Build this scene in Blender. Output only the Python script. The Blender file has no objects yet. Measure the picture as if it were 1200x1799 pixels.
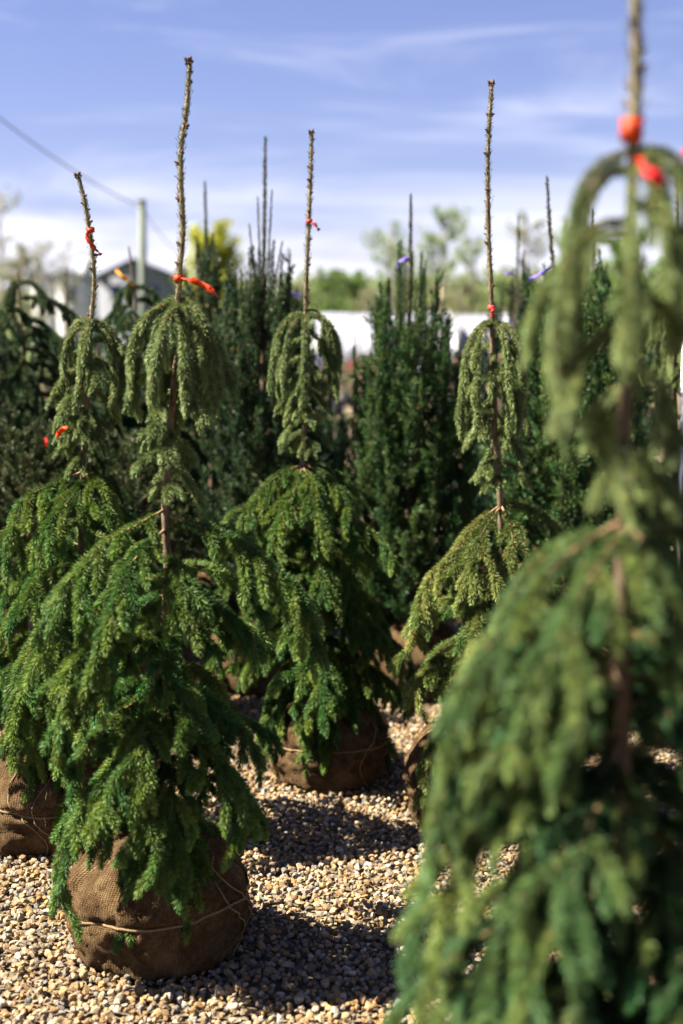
import bpy, math, random
import numpy as np
from mathutils import Vector, Matrix, noise

R = math.radians
SC = bpy.context.scene
COL = SC.collection
rng = np.random.default_rng(7)
random.seed(7)

# ------------------------------------------------------------------ camera
FPX = 2500.0                      # focal length in pixels of the 1200 x 1799 photograph (50 mm on full frame)
CAM_H = 1.45
PITCH = math.atan((899.5 - 590.0) / FPX)
cam_d = bpy.data.cameras.new("camera")
cam = bpy.data.objects.new("camera", cam_d)
COL.objects.link(cam)
cam.location = (0, 0, CAM_H)
cam.rotation_euler = (math.pi / 2 - PITCH, 0, 0)
cam_d.sensor_fit = 'VERTICAL'
cam_d.sensor_height = 36.0
cam_d.sensor_width = 24.0
cam_d.lens = 36.0 * FPX / 1799.0
cam_d.clip_start = 0.05
cam_d.clip_end = 3000
cam_d.dof.use_dof = True
cam_d.dof.focus_distance = 3.62
cam_d.dof.aperture_fstop = 2.0
SC.camera = cam

# ------------------------------------------------------------------ light
SUN_AZ = R(268)       # compass style: 0 = +y (away from the camera), clockwise
SUN_EL = R(49)
world = bpy.data.worlds.new("World")
SC.world = world
world.use_nodes = True
nt = world.node_tree
nt.nodes.clear()
N = nt.nodes.new
wo = N('ShaderNodeOutputWorld')
bg = N('ShaderNodeBackground'); bg.inputs['Strength'].default_value = 0.05
sky = N('ShaderNodeTexSky'); sky.sky_type = 'NISHITA'; sky.sun_disc = False
sky.sun_elevation = SUN_EL; sky.sun_rotation = SUN_AZ
sky.altitude = 300; sky.air_density = 1.0; sky.dust_density = 0.3; sky.ozone_density = 3.0
tc = N('ShaderNodeTexCoord')
sep = N('ShaderNodeSeparateXYZ'); nt.links.new(tc.outputs['Generated'], sep.inputs[0])

def wmath(op, a, b=None, clamp=False):
    n = N('ShaderNodeMath'); n.operation = op; n.use_clamp = clamp
    for i, v in enumerate((a, b)):
        if v is None: continue
        if isinstance(v, (int, float)): n.inputs[i].default_value = v
        else: nt.links.new(v, n.inputs[i])
    return n.outputs[0]
def wnoise(scale, rot, sc, detail, rough, dist, loc=(0, 0, 0)):
    m = N('ShaderNodeMapping'); m.inputs['Scale'].default_value = sc; m.inputs['Rotation'].default_value = rot
    m.inputs['Location'].default_value = loc
    nt.links.new(tc.outputs['Generated'], m.inputs[0])
    n = N('ShaderNodeTexNoise'); n.inputs['Scale'].default_value = scale; n.inputs['Detail'].default_value = detail
    n.inputs['Roughness'].default_value = rough; n.inputs['Distortion'].default_value = dist
    nt.links.new(m.outputs[0], n.inputs[0])
    return n.outputs[0]
def wramp(v, a, b, o0=0.0, o1=1.0):
    n = N('ShaderNodeMapRange'); n.interpolation_type = 'SMOOTHSTEP'
    n.inputs['From Min'].default_value = a; n.inputs['From Max'].default_value = b
    n.inputs['To Min'].default_value = o0; n.inputs['To Max'].default_value = o1
    nt.links.new(v, n.inputs[0]); return n.outputs[0]
z = sep.outputs['Z']
low = wramp(z, 0.02, 0.16, 0.33, -0.10)                      # thin bank of cloud that thickens to the horizon
n1 = wnoise(2.6, (0, R(6), 0), (1, 1, 7.5), 6, 0.55, 0.5, (0.35, 0, 0.1))
bank = wramp(wmath('ADD', n1, low), 0.48, 0.88)
n2 = wnoise(3.2, (R(10), R(-14), R(20)), (1, 1, 6), 7, 0.6, 0.9, (2.1, 0.4, 0.35))
wisp = wmath('MULTIPLY', wramp(n2, 0.53, 0.80), 0.5)
cl = wmath('MAXIMUM', wmath('MULTIPLY', bank, 0.93), wisp, True)
tint = N('ShaderNodeMix'); tint.data_type = 'RGBA'; tint.blend_type = 'MULTIPLY'
tint.inputs['Factor'].default_value = 1.0
nt.links.new(sky.outputs[0], tint.inputs['A']); tint.inputs['B'].default_value = (0.465, 0.385, 0.485, 1)
mix = N('ShaderNodeMix'); mix.data_type = 'RGBA'
nt.links.new(cl, mix.inputs['Factor'])
nt.links.new(tint.outputs['Result'], mix.inputs['A'])
mix.inputs['B'].default_value = (4.15, 4.15, 4.7, 1)
nt.links.new(mix.outputs['Result'], bg.inputs['Color'])
nt.links.new(bg.outputs[0], wo.inputs[0])

sd = bpy.data.lights.new("sun", 'SUN')
sd.energy = 5.0; sd.angle = R(0.5); sd.color = (1.0, 0.92, 0.78)
sun = bpy.data.objects.new("sun", sd); COL.objects.link(sun)
to_sun = Vector((math.sin(SUN_AZ) * math.cos(SUN_EL), math.cos(SUN_AZ) * math.cos(SUN_EL), math.sin(SUN_EL)))
sun.rotation_euler = to_sun.to_track_quat('Z', 'Y').to_euler()
sun.location = to_sun * 30

vs = SC.view_settings
SC.display_settings.display_device = 'sRGB'
vs.view_transform = 'Standard'; vs.look = 'None'; vs.gamma = 1.0; vs.use_curve_mapping = False
vs.exposure = 2.65
try:
    SC.cycles.max_bounces = 6; SC.cycles.diffuse_bounces = 1; SC.cycles.glossy_bounces = 2
    SC.cycles.transmission_bounces = 3; SC.cycles.transparent_max_bounces = 4
    SC.cycles.use_denoising = True
    SC.cycles.sample_clamp_indirect = 4
except Exception:
    pass

# ------------------------------------------------------------------ helpers
CT, ST = math.cos(PITCH), math.sin(PITCH)
def P(px, py, d):
    """the world point seen at pixel (px, py) of the photograph, d metres in front of the lens"""
    u = (px - 600.0) / FPX; v = (py - 899.5) / FPX
    y = CT - v * ST; zz = -ST - v * CT
    k = d / y
    return Vector((u * k, d, CAM_H + zz * k))

def gy(d):
    """picture row of the ground d metres away"""
    return 899.5 + FPX * math.tan(math.atan(CAM_H / d) - PITCH)

K = .64          # reflectance level of the whole place, matched to the exposure
def dim(c, k=None): return tuple(x * (k or K) for x in c)

def mat(name, base=(.5, .5, .5), rough=.7, spec=.3, build=None):
    m = bpy.data.materials.new(name); m.use_nodes = True
    t = m.node_tree; b = t.nodes['Principled BSDF']
    b.inputs['Base Color'].default_value = (*base, 1); b.inputs['Roughness'].default_value = rough
    b.inputs['Specular IOR Level'].default_value = spec
    if build: build(t, b)
    return m
def nd(t, kind, **kw):
    n = t.nodes.new(kind)
    for k, v in kw.items():
        if k in n.inputs: n.inputs[k].default_value = v
        else: setattr(n, k, v)
    return n
def ramp(t, fac, stops):
    r = t.nodes.new('ShaderNodeValToRGB')
    while len(r.color_ramp.elements) < len(stops): r.color_ramp.elements.new(0.5)
    for e, (p, c) in zip(r.color_ramp.elements, stops):
        e.position = p; e.color = (*c, 1)
    t.links.new(fac, r.inputs[0]); return r.outputs[0]
def bump(t, b, h, strength, dist):
    n = nd(t, 'ShaderNodeBump', Strength=strength, Distance=dist)
    t.links.new(h, n.inputs['Height']); t.links.new(n.outputs[0], b.inputs['Normal'])

def build_mesh(name, V, T, mats, col=None, uv=None, midx=None, smooth=False):
    V = np.asarray(V, np.float32).reshape(-1, 3); T = np.asarray(T, np.int32)
    k = T.shape[1]
    me = bpy.data.meshes.new(name)
    me.vertices.add(len(V)); me.vertices.foreach_set('co', V.ravel())
    me.loops.add(T.size); me.loops.foreach_set('vertex_index', T.ravel())
    me.polygons.add(len(T))
    me.polygons.foreach_set('loop_start', np.arange(0, T.size, k, dtype=np.int32))
    me.polygons.foreach_set('loop_total', np.full(len(T), k, np.int32))
    if midx is not None: me.polygons.foreach_set('material_index', np.asarray(midx, np.int32))
    if smooth: me.polygons.foreach_set('use_smooth', np.ones(len(T), bool))
    for m in (mats if isinstance(mats, (list, tuple)) else [mats]): me.materials.append(m)
    if col is not None:
        a = me.color_attributes.new('tint', 'FLOAT_COLOR', 'POINT')
        c = np.ones((len(V), 4), np.float32); c[:, :3] = col
        a.data.foreach_set('color', c.ravel())
    if uv is not None:
        l = me.uv_layers.new(name='uv')
        l.data.foreach_set('uv', np.asarray(uv, np.float32)[T.ravel()].ravel())
    me.update(calc_edges=True)
    return me
def link(name, me, parent=None, loc=(0, 0, 0), kind=None):
    o = bpy.data.objects.new(name, me); COL.objects.link(o)
    o.location = loc
    if parent is not None: o.parent = parent
    if kind: o['kind'] = kind
    return o
def thing(name, label, cat, loc, group=None):
    o = bpy.data.objects.new(name, None); COL.objects.link(o)
    o.empty_display_size = 0.1
    o.location = loc; o['label'] = label; o['category'] = cat
    if group: o['group'] = group
    return o
def tag(o, label, cat, group=None):
    o['label'] = label; o['category'] = cat
    if group: o['group'] = group
    return o

def spline(pts, n):
    """Catmull-Rom through pts, n samples evenly spaced along its length"""
    p = np.array(pts, float)
    if len(p) == 2:
        q = p[0] + np.linspace(0, 1, 20)[:, None] * (p[1] - p[0])
    else:
        e = np.vstack([2 * p[0] - p[1], p, 2 * p[-1] - p[-2]])
        out = []
        for i in range(1, len(e) - 2):
            t = np.linspace(0, 1, 14, endpoint=False)[:, None]
            a, b, c, d = e[i - 1], e[i], e[i + 1], e[i + 2]
            out.append(0.5 * (2 * b + (c - a) * t + (2 * a - 5 * b + 4 * c - d) * t ** 2 + (3 * b - a - 3 * c + d) * t ** 3))
        out.append(p[-1:])
        q = np.vstack(out)
    s = np.r_[0, np.cumsum(np.linalg.norm(np.diff(q, axis=0), axis=1))]
    x = np.linspace(0, s[-1], n)
    return np.stack([np.interp(x, s, q[:, k]) for k in range(3)], 1)

def grow(p0, az, elev, length, droop, n=10, wig=0.06, up=0.0, r=None):
    """a shoot that leaves p0 and bends under its own weight"""
    r = r or random
    d = np.array([math.cos(az) * math.cos(elev), math.sin(az) * math.cos(elev), math.sin(elev)]) if elev is not None else np.array(az, float)
    d /= np.linalg.norm(d)
    p = np.array(p0, float); out = [p.copy()]; ds = length / (n - 1)
    for i in range(n - 1):
        d = d + np.array([r.gauss(0, wig) * .5, r.gauss(0, wig) * .5, (up - droop) * ds + r.gauss(0, wig) * .3])
        d /= np.linalg.norm(d)
        p = p + d * ds; out.append(p.copy())
    return np.array(out)

def tube(path, r0, r1, sides=5, rough=0.0, power=1.0):
    p = np.asarray(path, float); n = len(p)
    t = np.gradient(p, axis=0); t /= np.linalg.norm(t, axis=1)[:, None] + 1e-9
    ref = np.where(np.abs(t[:, 2:3]) > .8, np.array([[1., 0, 0]]), np.array([[0, 0, 1.]]))
    ref = np.repeat([[1., .13, 0]] if np.abs(t[:, 2]).mean() > .7 else [[0, 0, 1.]], n, 0)
    a = np.cross(t, ref); a /= np.linalg.norm(a, axis=1)[:, None] + 1e-9
    b = np.cross(t, a)
    ang = np.arange(sides) * 2 * math.pi / sides
    rad = r0 + (r1 - r0) * np.linspace(0, 1, n) ** power
    rr = rad[:, None] * (1 + rough * rng.standard_normal((n, sides)))
    V = p[:, None] + rr[..., None] * (np.cos(ang)[None, :, None] * a[:, None] + np.sin(ang)[None, :, None] * b[:, None])
    V = V.reshape(-1, 3)
    i = np.arange(n - 1)[:, None] * sides; j = np.arange(sides)[None]; j2 = (j + 1) % sides
    A, B, C, D = i + j, i + j2, i + sides + j2, i + sides + j
    T = np.concatenate([np.stack([A, B, C], -1).reshape(-1, 3), np.stack([A, C, D], -1).reshape(-1, 3)])
    V = np.vstack([V, p[:1], p[-1:]])
    k0, k1 = len(V) - 2, len(V) - 1; j = np.arange(sides); j2 = (j + 1) % sides
    T = np.vstack([T, np.stack([j2, j, np.full(sides, k0)], 1), np.stack([(n - 1) * sides + j, (n - 1) * sides + j2, np.full(sides, k1)], 1)])
    return V, T

class Acc:
    def __init__(s): s.V = []; s.T = []; s.C = []; s.n = 0; s.L = 0.0; s.I = []; s.inst = False
    def add(s, V, T, C=None):
        if len(V) == 0: return
        s.V.append(V); s.T.append(T + s.n); s.n += len(V)
        if C is not None: s.C.append(np.broadcast_to(np.asarray(C, float), (len(V), 3)))
    def get(s): return np.vstack(s.V), np.vstack(s.T)
    def col(s): return np.vstack(s.C) if s.C else None

def needles(acc, path, dens, ln=.016, w=.0016, col=(.06, .11, .04), a0=54, a1=24, flat=0.0, start=0.0, jit=.28, base=.001):
    """needle triangles all round a shoot, closing towards its tip"""
    p = np.asarray(path, float)
    seg = np.linalg.norm(np.diff(p, axis=0), axis=1); s = np.r_[0, np.cumsum(seg)]; L = s[-1]
    if acc.inst:                    # brushes of needles, one to every SEG of twig
        k = max(1, int(round(L * (1 - start) / SEG)))
        e = L * start + L * (1 - start) * np.arange(k + 1) / k
        q = np.stack([np.interp(e, s, p[:, c]) for c in range(3)], 1)
        t = np.diff(q, axis=0); ll = np.linalg.norm(t, axis=1); t /= ll[:, None] + 1e-9
        pick = rng.integers(0, NB, k); pick[-1] = NB + rng.integers(0, 2)
        sc = ln / .0185 * random.uniform(.80, 1.12)
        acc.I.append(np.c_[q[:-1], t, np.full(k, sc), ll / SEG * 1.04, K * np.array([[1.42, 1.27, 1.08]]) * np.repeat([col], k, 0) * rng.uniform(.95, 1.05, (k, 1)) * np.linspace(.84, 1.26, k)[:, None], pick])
        return
    m = int(L * dens)
    if m < 3: return
    x = L * (start + (1 - start) * (np.arange(m) + rng.random(m)) / m)
    idx = np.clip(np.searchsorted(s, x, side='right') - 1, 0, len(p) - 2)
    f = ((x - s[idx]) / (seg[idx] + 1e-9))[:, None]
    o = p[idx] * (1 - f) + p[idx + 1] * f
    t = (p[idx + 1] - p[idx]); t /= np.linalg.norm(t, axis=1)[:, None] + 1e-9
    q = rng.standard_normal((m, 3))
    if flat: q[:, 2] *= (1 - flat); q[:, 2] += flat * .25
    q -= (q * t).sum(1)[:, None] * t; q /= np.linalg.norm(q, axis=1)[:, None] + 1e-9
    tip = (x / L) ** 4
    al = np.radians(a0 + (a1 - a0) * tip + rng.normal(0, 9, m))[:, None]
    d = t * np.cos(al) + q * np.sin(al)
    d[:, 2] += .10; d /= np.linalg.norm(d, axis=1)[:, None]
    l = ln * (0.78 + .4 * rng.random(m)) * (1 - .25 * tip)
    wd = np.cross(d, rng.standard_normal((m, 3))); wd /= np.linalg.norm(wd, axis=1)[:, None] + 1e-9
    o = o + q * base
    e = o + d * l[:, None]; inv = rng.random((m, 1)) < .5       # half taper to the tip, half to the twig: even cover along the needle
    o, e = np.where(inv, e, o), np.where(inv, o, e)
    V = np.stack([o - wd * w * .5, o + wd * w * .5, e], 1).reshape(-1, 3)
    T = np.arange(m * 3).reshape(m, 3)
    c = K * np.asarray(col)[None] * (1 + jit * rng.uniform(-1, 1, (m, 1)))
    s_ = rng.random((m, 1)) < .015
    c = np.where(s_, np.array([[.22, .15, .05]]), c)
    acc.add(V, T, np.repeat(c, 3, 0)); acc.L += L

# ------------------------------------------------------------------ materials
def needle_build(t, b):
    a = nd(t, 'ShaderNodeVertexColor', layer_name='tint')
    t.links.new(a.outputs[0], b.inputs['Base Color'])
    tr = nd(t, 'ShaderNodeBsdfTranslucent'); t.links.new(a.outputs[0], tr.inputs[0])
    mx = nd(t, 'ShaderNodeMixShader'); mx.inputs[0].default_value = .22
    out = t.nodes['Material Output']
    t.links.new(b.outputs[0], mx.inputs[1]); t.links.new(tr.outputs[0], mx.inputs[2]); t.links.new(mx.outputs[0], out.inputs[0])
M_NEEDLE = mat('spruce_needles', rough=.5, spec=.2, build=needle_build)

def bark_build(lo, hi, sc, st=.6):
    def f(t, b):
        g = nd(t, 'ShaderNodeTexCoord')
        mp = nd(t, 'ShaderNodeMapping'); mp.inputs['Scale'].default_value = (1, 1, .35)
        t.links.new(g.outputs['Object'], mp.inputs[0])
        n = nd(t, 'ShaderNodeTexNoise', Scale=sc, Detail=6.0, Roughness=.7); t.links.new(mp.outputs[0], n.inputs[0])
        t.links.new(ramp(t, n.outputs[0], [(.35, dim(lo)), (.68, dim(hi))]), b.inputs['Base Color'])
        bump(t, b, n.outputs[0], st, .004)
    return f
M_BARK = mat('spruce_bark', rough=.85, build=bark_build((.06, .038, .022), (.27, .185, .11), 160, .9))
M_TWIG = mat('twig_bark', rough=.75, build=bark_build((.13, .070, .030), (.38, .235, .115), 220))
M_DARKTWIG = mat('dark_twig', rough=.85, build=bark_build((.05, .03, .018), (.13, .085, .05), 160))
M_LEADER = mat('leader_bark', rough=.8, build=bark_build((.16, .13, .07), (.40, .34, .21), 260))
M_BUD = mat('bud_scales', rough=.6, build=bark_build((.07, .03, .016), (.24, .11, .06), 500))
M_FARBARK = mat('far_bark', rough=.9, build=bark_build((.20, .17, .14), (.36, .32, .27), 6))

def burlap_build(t, b):
    g = nd(t, 'ShaderNodeTexCoord')
    n = nd(t, 'ShaderNodeTexNoise', Scale=14.0, Detail=8.0, Roughness=.75); t.links.new(g.outputs['Object'], n.inputs[0])
    n2 = nd(t, 'ShaderNodeTexNoise', Scale=90.0, Detail=4.0, Roughness=.7); t.links.new(g.outputs['Object'], n2.inputs[0])
    c = ramp(t, n.outputs[0], [(.30, dim((.070, .040, .018))), (.46, dim((.190, .115, .050))), (.66, dim((.400, .265, .135)))])
    mx = nd(t, 'ShaderNodeMix', data_type='RGBA', blend_type='MULTIPLY'); mx.inputs['Factor'].default_value = .7
    t.links.new(c, mx.inputs['A'])
    t.links.new(ramp(t, n2.outputs[0], [(.3, (.45, .42, .4)), (.7, (1, 1, 1))]), mx.inputs['B'])
    w1 = nd(t, 'ShaderNodeTexWave', wave_type='BANDS', bands_direction='X', Scale=48.0, Distortion=2.0); w1.inputs['Detail Scale'].default_value = 3
    w2 = nd(t, 'ShaderNodeTexWave', wave_type='BANDS', bands_direction='Y', Scale=48.0, Distortion=2.0); w2.inputs['Detail Scale'].default_value = 3
    t.links.new(g.outputs['UV'], w1.inputs[0]); t.links.new(g.outputs['UV'], w2.inputs[0])
    mm = nd(t, 'ShaderNodeMath', operation='MULTIPLY'); t.links.new(w1.outputs['Fac'], mm.inputs[0]); t.links.new(w2.outputs['Fac'], mm.inputs[1])
    m3 = nd(t, 'ShaderNodeMath', operation='ADD'); t.links.new(mm.outputs[0], m3.inputs[0]); t.links.new(n2.outputs[0], m3.inputs[1])
    mz = nd(t, 'ShaderNodeMix', data_type='RGBA', blend_type='MULTIPLY'); mz.inputs['Factor'].default_value = .6
    t.links.new(mx.outputs['Result'], mz.inputs['A']); t.links.new(ramp(t, mm.outputs[0], [(0, (.35, .33, .3)), (.35, (1, 1, 1))]), mz.inputs['B'])
    t.links.new(mz.outputs['Result'], b.inputs['Base Color'])
    bump(t, b, m3.outputs[0], 1.0, .007)
M_BURLAP = mat('burlap', rough=.95, spec=.1, build=burlap_build)
M_TWINE = mat('twine', rough=.9, spec=.1, build=bark_build((.16, .10, .05), (.38, .27, .15), 400))
M_SOIL = mat('soil', rough=1, spec=.05, build=bark_build((.03, .018, .01), (.10, .06, .035), 90, 1.0))

def ribbon_mat(name, c):
    c = dim(c, .75)
    def f(t, b):
        g = nd(t, 'ShaderNodeTexCoord'); n = nd(t, 'ShaderNodeTexNoise', Scale=60.0, Detail=2.0); t.links.new(g.outputs['Object'], n.inputs[0])
        lo = tuple(x * .82 for x in c)
        col = ramp(t, n.outputs[0], [(.3, lo), (.7, c)])
        t.links.new(col, b.inputs['Base Color'])
        bump(t, b, n.outputs[0], .3, .002)
        tr = nd(t, 'ShaderNodeBsdfTranslucent'); t.links.new(col, tr.inputs[0])
        mx = nd(t, 'ShaderNodeMixShader'); mx.inputs[0].default_value = .4
        t.links.new(b.outputs[0], mx.inputs[1]); t.links.new(tr.outputs[0], mx.inputs[2])
        t.links.new(mx.outputs[0], t.nodes['Material Output'].inputs[0])
    return mat(name, c, .5, .2, f)
M_ORANGE = ribbon_mat('orange_ribbon', (.68, .07, .012))
M_PINK = ribbon_mat('pink_ribbon', (.80, .10, .09))
M_RED = ribbon_mat('red_ribbon', (.75, .025, .03))
M_PURPLE = ribbon_mat('purple_ribbon', (.22, .16, .62))
M_YELLOW = ribbon_mat('yellow_ribbon', (.80, .33, .02))

# brushes of needles, shared by all the weeping spruces
SEG, NB = .020, 6
def needle_i_build(t, b):
    a = nd(t, 'ShaderNodeAttribute', attribute_name='brush_col', attribute_type='INSTANCER')
    v = nd(t, 'ShaderNodeVertexColor', layer_name='tint')
    mm = nd(t, 'ShaderNodeMix', data_type='RGBA', blend_type='MULTIPLY'); mm.inputs['Factor'].default_value = 1
    t.links.new(a.outputs['Color'], mm.inputs['A']); t.links.new(v.outputs[0], mm.inputs['B'])
    t.links.new(mm.outputs['Result'], b.inputs['Base Color'])
    tr = nd(t, 'ShaderNodeBsdfTranslucent'); t.links.new(mm.outputs['Result'], tr.inputs[0])
    mx = nd(t, 'ShaderNodeMixShader'); mx.inputs[0].default_value = .2
    t.links.new(b.outputs[0], mx.inputs[1]); t.links.new(tr.outputs[0], mx.inputs[2]); t.links.new(mx.outputs[0], t.nodes['Material Output'].inputs[0])
M_BRUSH = mat('spruce_needle_brush', rough=.5, spec=.2, build=needle_i_build)
brush_col = bpy.data.collections.new('needle_brushes')
for kk in range(NB + 2):
    tipv = kk >= NB
    m = 135 if not tipv else 150
    x = rng.random(m) * SEG * (1.0 if not tipv else 1.0)
    an = rng.uniform(0, 2 * math.pi, m)
    al = np.radians(rng.normal(50, 9, m) - (x / SEG * 34 if tipv else 0))
    q = np.stack([np.cos(an), np.sin(an), 0 * an], 1)
    d = q * np.sin(al)[:, None] + np.array([[0, 0, 1.]]) * np.cos(al)[:, None]
    bend = rng.normal(0, .12, (m, 3)); d += bend; d /= np.linalg.norm(d, axis=1)[:, None]
    l = .0185 * rng.uniform(.72, 1.12, (m, 1)) * (1 - (.4 * (x / SEG)[:, None] if tipv else 0))
    o = q * .001 + np.stack([0 * x, 0 * x, x], 1)
    wd = np.cross(d, rng.standard_normal((m, 3))); wd /= np.linalg.norm(wd, axis=1)[:, None]
    w_ = .00115
    V = np.stack([o - wd * w_ * .35, o + wd * w_ * .35, o + d * l * .6 + wd * w_ * .5, o + d * l, o + d * l * .6 - wd * w_ * .5], 1).reshape(-1, 3)
    i5 = np.arange(m)[:, None] * 5
    T = np.concatenate([i5 + [0, 1, 2], i5 + [0, 2, 4], i5 + [4, 2, 3]])
    c = 1 + .3 * rng.uniform(-1, 1, (m, 1)) + np.zeros((m, 3))
    dead = rng.random(m) < .02; c[dead] = (2.6, 1.4, .9)
    brush_col.objects.link(bpy.data.objects.new('needle_brush', build_mesh('needle_brush', V, T, M_BRUSH, np.repeat(c, 5, 0))))
bng = None
def brush_object(I, base, parent):
    global bng
    I = np.vstack(I); k = len(I)
    t = I[:, 3:6]
    ref = rng.standard_normal((k, 3)); a = np.cross(t, ref); a /= np.linalg.norm(a, axis=1)[:, None] + 1e-9
    b = np.cross(t, a)                                   # columns a, b, t
    eul = np.stack([np.arctan2(b[:, 2], t[:, 2]), -np.arcsin(np.clip(a[:, 2], -1, 1)), np.arctan2(a[:, 1], a[:, 0])], 1)
    me = bpy.data.meshes.new('needles')
    me.vertices.add(k); me.vertices.foreach_set('co', (I[:, :3] - base).astype(np.float32).ravel())
    def va(nm, ty, data, key):
        x = me.attributes.new(nm, ty, 'POINT'); x.data.foreach_set(key, data.ravel())
    va('brush_rot', 'FLOAT_VECTOR', eul.astype(np.float32), 'vector')
    va('brush_scale', 'FLOAT_VECTOR', np.stack([I[:, 6], I[:, 6], I[:, 7]], 1).astype(np.float32), 'vector')
    va('brush_col', 'FLOAT_COLOR', np.c_[I[:, 8:11], np.ones(k)].astype(np.float32), 'color')
    va('brush_pick', 'INT', I[:, 11].astype(np.int32), 'value')
    o = link('needles', me, parent, kind='stuff')
    if bng is None:
        bng = scatter_group('needle_scatter', brush_col, 'brush')
    o.modifiers.new('brushes', 'NODES').node_group = bng
    return o
def scatter_group(name, coll, pre):
    ng = bpy.data.node_groups.new(name, 'GeometryNodeTree')
    ng.interface.new_socket('Geometry', in_out='INPUT', socket_type='NodeSocketGeometry')
    ng.interface.new_socket('Geometry', in_out='OUTPUT', socket_type='NodeSocketGeometry')
    gi = ng.nodes.new('NodeGroupInput'); go = ng.nodes.new('NodeGroupOutput')
    ip = ng.nodes.new('GeometryNodeInstanceOnPoints'); ci = ng.nodes.new('GeometryNodeCollectionInfo')
    ci.inputs['Collection'].default_value = coll; ci.inputs['Separate Children'].default_value = True; ci.inputs['Reset Children'].default_value = True
    ip.inputs['Pick Instance'].default_value = True
    def na(nm, ty):
        n = ng.nodes.new('GeometryNodeInputNamedAttribute'); n.data_type = ty; n.inputs['Name'].default_value = pre + nm; return n.outputs[0]
    ng.links.new(gi.outputs[0], ip.inputs['Points']); ng.links.new(ci.outputs[0], ip.inputs['Instance'])
    ng.links.new(na('_pick', 'INT'), ip.inputs['Instance Index'])
    ng.links.new(na('_scale', 'FLOAT_VECTOR'), ip.inputs['Scale'])
    e2r = ng.nodes.new('FunctionNodeEulerToRotation'); ng.links.new(na('_rot', 'FLOAT_VECTOR'), e2r.inputs[0])
    ng.links.new(e2r.outputs[0], ip.inputs['Rotation'])
    ng.links.new(ip.outputs[0], go.inputs[0])
    return ng

# ------------------------------------------------------------------ ground
def ground_build(t, b):
    g = nd(t, 'ShaderNodeTexCoord')
    v = nd(t, 'ShaderNodeTexVoronoi', Scale=48.0); t.links.new(g.outputs['Object'], v.inputs[0])
    sp = nd(t, 'ShaderNodeSeparateColor'); t.links.new(v.outputs['Color'], sp.inputs[0])
    c = ramp(t, sp.outputs[0], [(.0, dim((.10, .085, .07))), (.4, dim((.20, .145, .085))), (.75, dim((.26, .20, .13))), (1, dim((.32, .27, .20)))])
    n = nd(t, 'ShaderNodeTexNoise', Scale=.5, Detail=5.0, Roughness=.6); t.links.new(g.outputs['Object'], n.inputs[0])
    mx = nd(t, 'ShaderNodeMix', data_type='RGBA', blend_type='MULTIPLY'); mx.inputs['Factor'].default_value = .8
    t.links.new(c, mx.inputs['A']); t.links.new(ramp(t, n.outputs[0], [(.3, (.55, .52, .5)), (.7, (1, 1, 1))]), mx.inputs['B'])
    t.links.new(mx.outputs['Result'], b.inputs['Base Color'])
    bump(t, b, v.outputs['Distance'], .9, .012)
M_GROUND = mat('gravel_bed', rough=.95, spec=.1, build=ground_build)
def grassy(t, b):
    g = nd(t, 'ShaderNodeTexCoord')
    n = nd(t, 'ShaderNodeTexNoise', Scale=.12, Detail=8.0, Roughness=.65); t.links.new(g.outputs['Object'], n.inputs[0])
    t.links.new(ramp(t, n.outputs[0], [(.35, dim((.055, .085, .022))), (.55, dim((.10, .12, .04))), (.7, dim((.19, .15, .08)))]), b.inputs['Base Color'])
    bump(t, b, n.outputs[0], .5, .4)
M_FIELD = mat('field', rough=1, spec=.05, build=grassy)

def grid(x0, x1, y0, y1, nx, ny, zf):
    xs = np.linspace(x0, x1, nx); ys = np.linspace(y0, y1, ny)
    X, Y = np.meshgrid(xs, ys)
    Z = np.vectorize(zf)(X, Y)
    V = np.stack([X, Y, Z], -1).reshape(-1, 3)
    i = (np.arange(ny - 1)[:, None] * nx + np.arange(nx - 1)[None]).ravel()
    return V, np.stack([i, i + 1, i + nx + 1, i + nx], 1)
V, T = grid(-1500, 1500, -300, 2200, 4, 4, lambda x, y: -.03)
link('field', build_mesh('field', V, T, M_FIELD), kind='structure')
V, T = grid(-30, 30, -8, 42, 60, 50, lambda x, y: -.012 + .006 * noise.noise(Vector((x * .7, y * .7, 0))))
link('gravel_ground', build_mesh('gravel_ground', V, T, M_GROUND, smooth=True), kind='structure')
def hillz(x, y):
    if y < 330: return -2.0
    k = math.sin(min(1, (y - 330) / 400) * math.pi * .5)
    return -2 + k * (26 + 9 * noise.noise(Vector((x * .003, y * .002, 3))) + 3.0 * noise.noise(Vector((x * .015, y * .01, 1))) + x * .012)
V, T = grid(-900, 900, 300, 1000, 70, 24, hillz)
link('hill', build_mesh('hill', V, T, M_FIELD, smooth=True), kind='structure')

# gravel: 12 chipped stones scattered by geometry nodes
def stone_build(t, b):
    a = nd(t, 'ShaderNodeAttribute', attribute_name='stone_col', attribute_type='INSTANCER')
    g = nd(t, 'ShaderNodeTexCoord')
    n = nd(t, 'ShaderNodeTexNoise', Scale=1.8, Detail=5.0, Roughness=.7); t.links.new(g.outputs['Object'], n.inputs[0])
    mx = nd(t, 'ShaderNodeMix', data_type='RGBA', blend_type='MULTIPLY'); mx.inputs['Factor'].default_value = 1
    t.links.new(a.outputs['Color'], mx.inputs['A']); t.links.new(ramp(t, n.outputs[0], [(.3, (.62, .58, .52)), (.65, (1.05, 1.03, 1))]), mx.inputs['B'])
    t.links.new(mx.outputs['Result'], b.inputs['Base Color'])
    bump(t, b, n.outputs[0], .35, .3)
M_STONE = mat('stone', rough=.7, spec=.2, build=stone_build)
import bmesh
stone_col = bpy.data.collections.new('gravel_stones')
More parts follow.
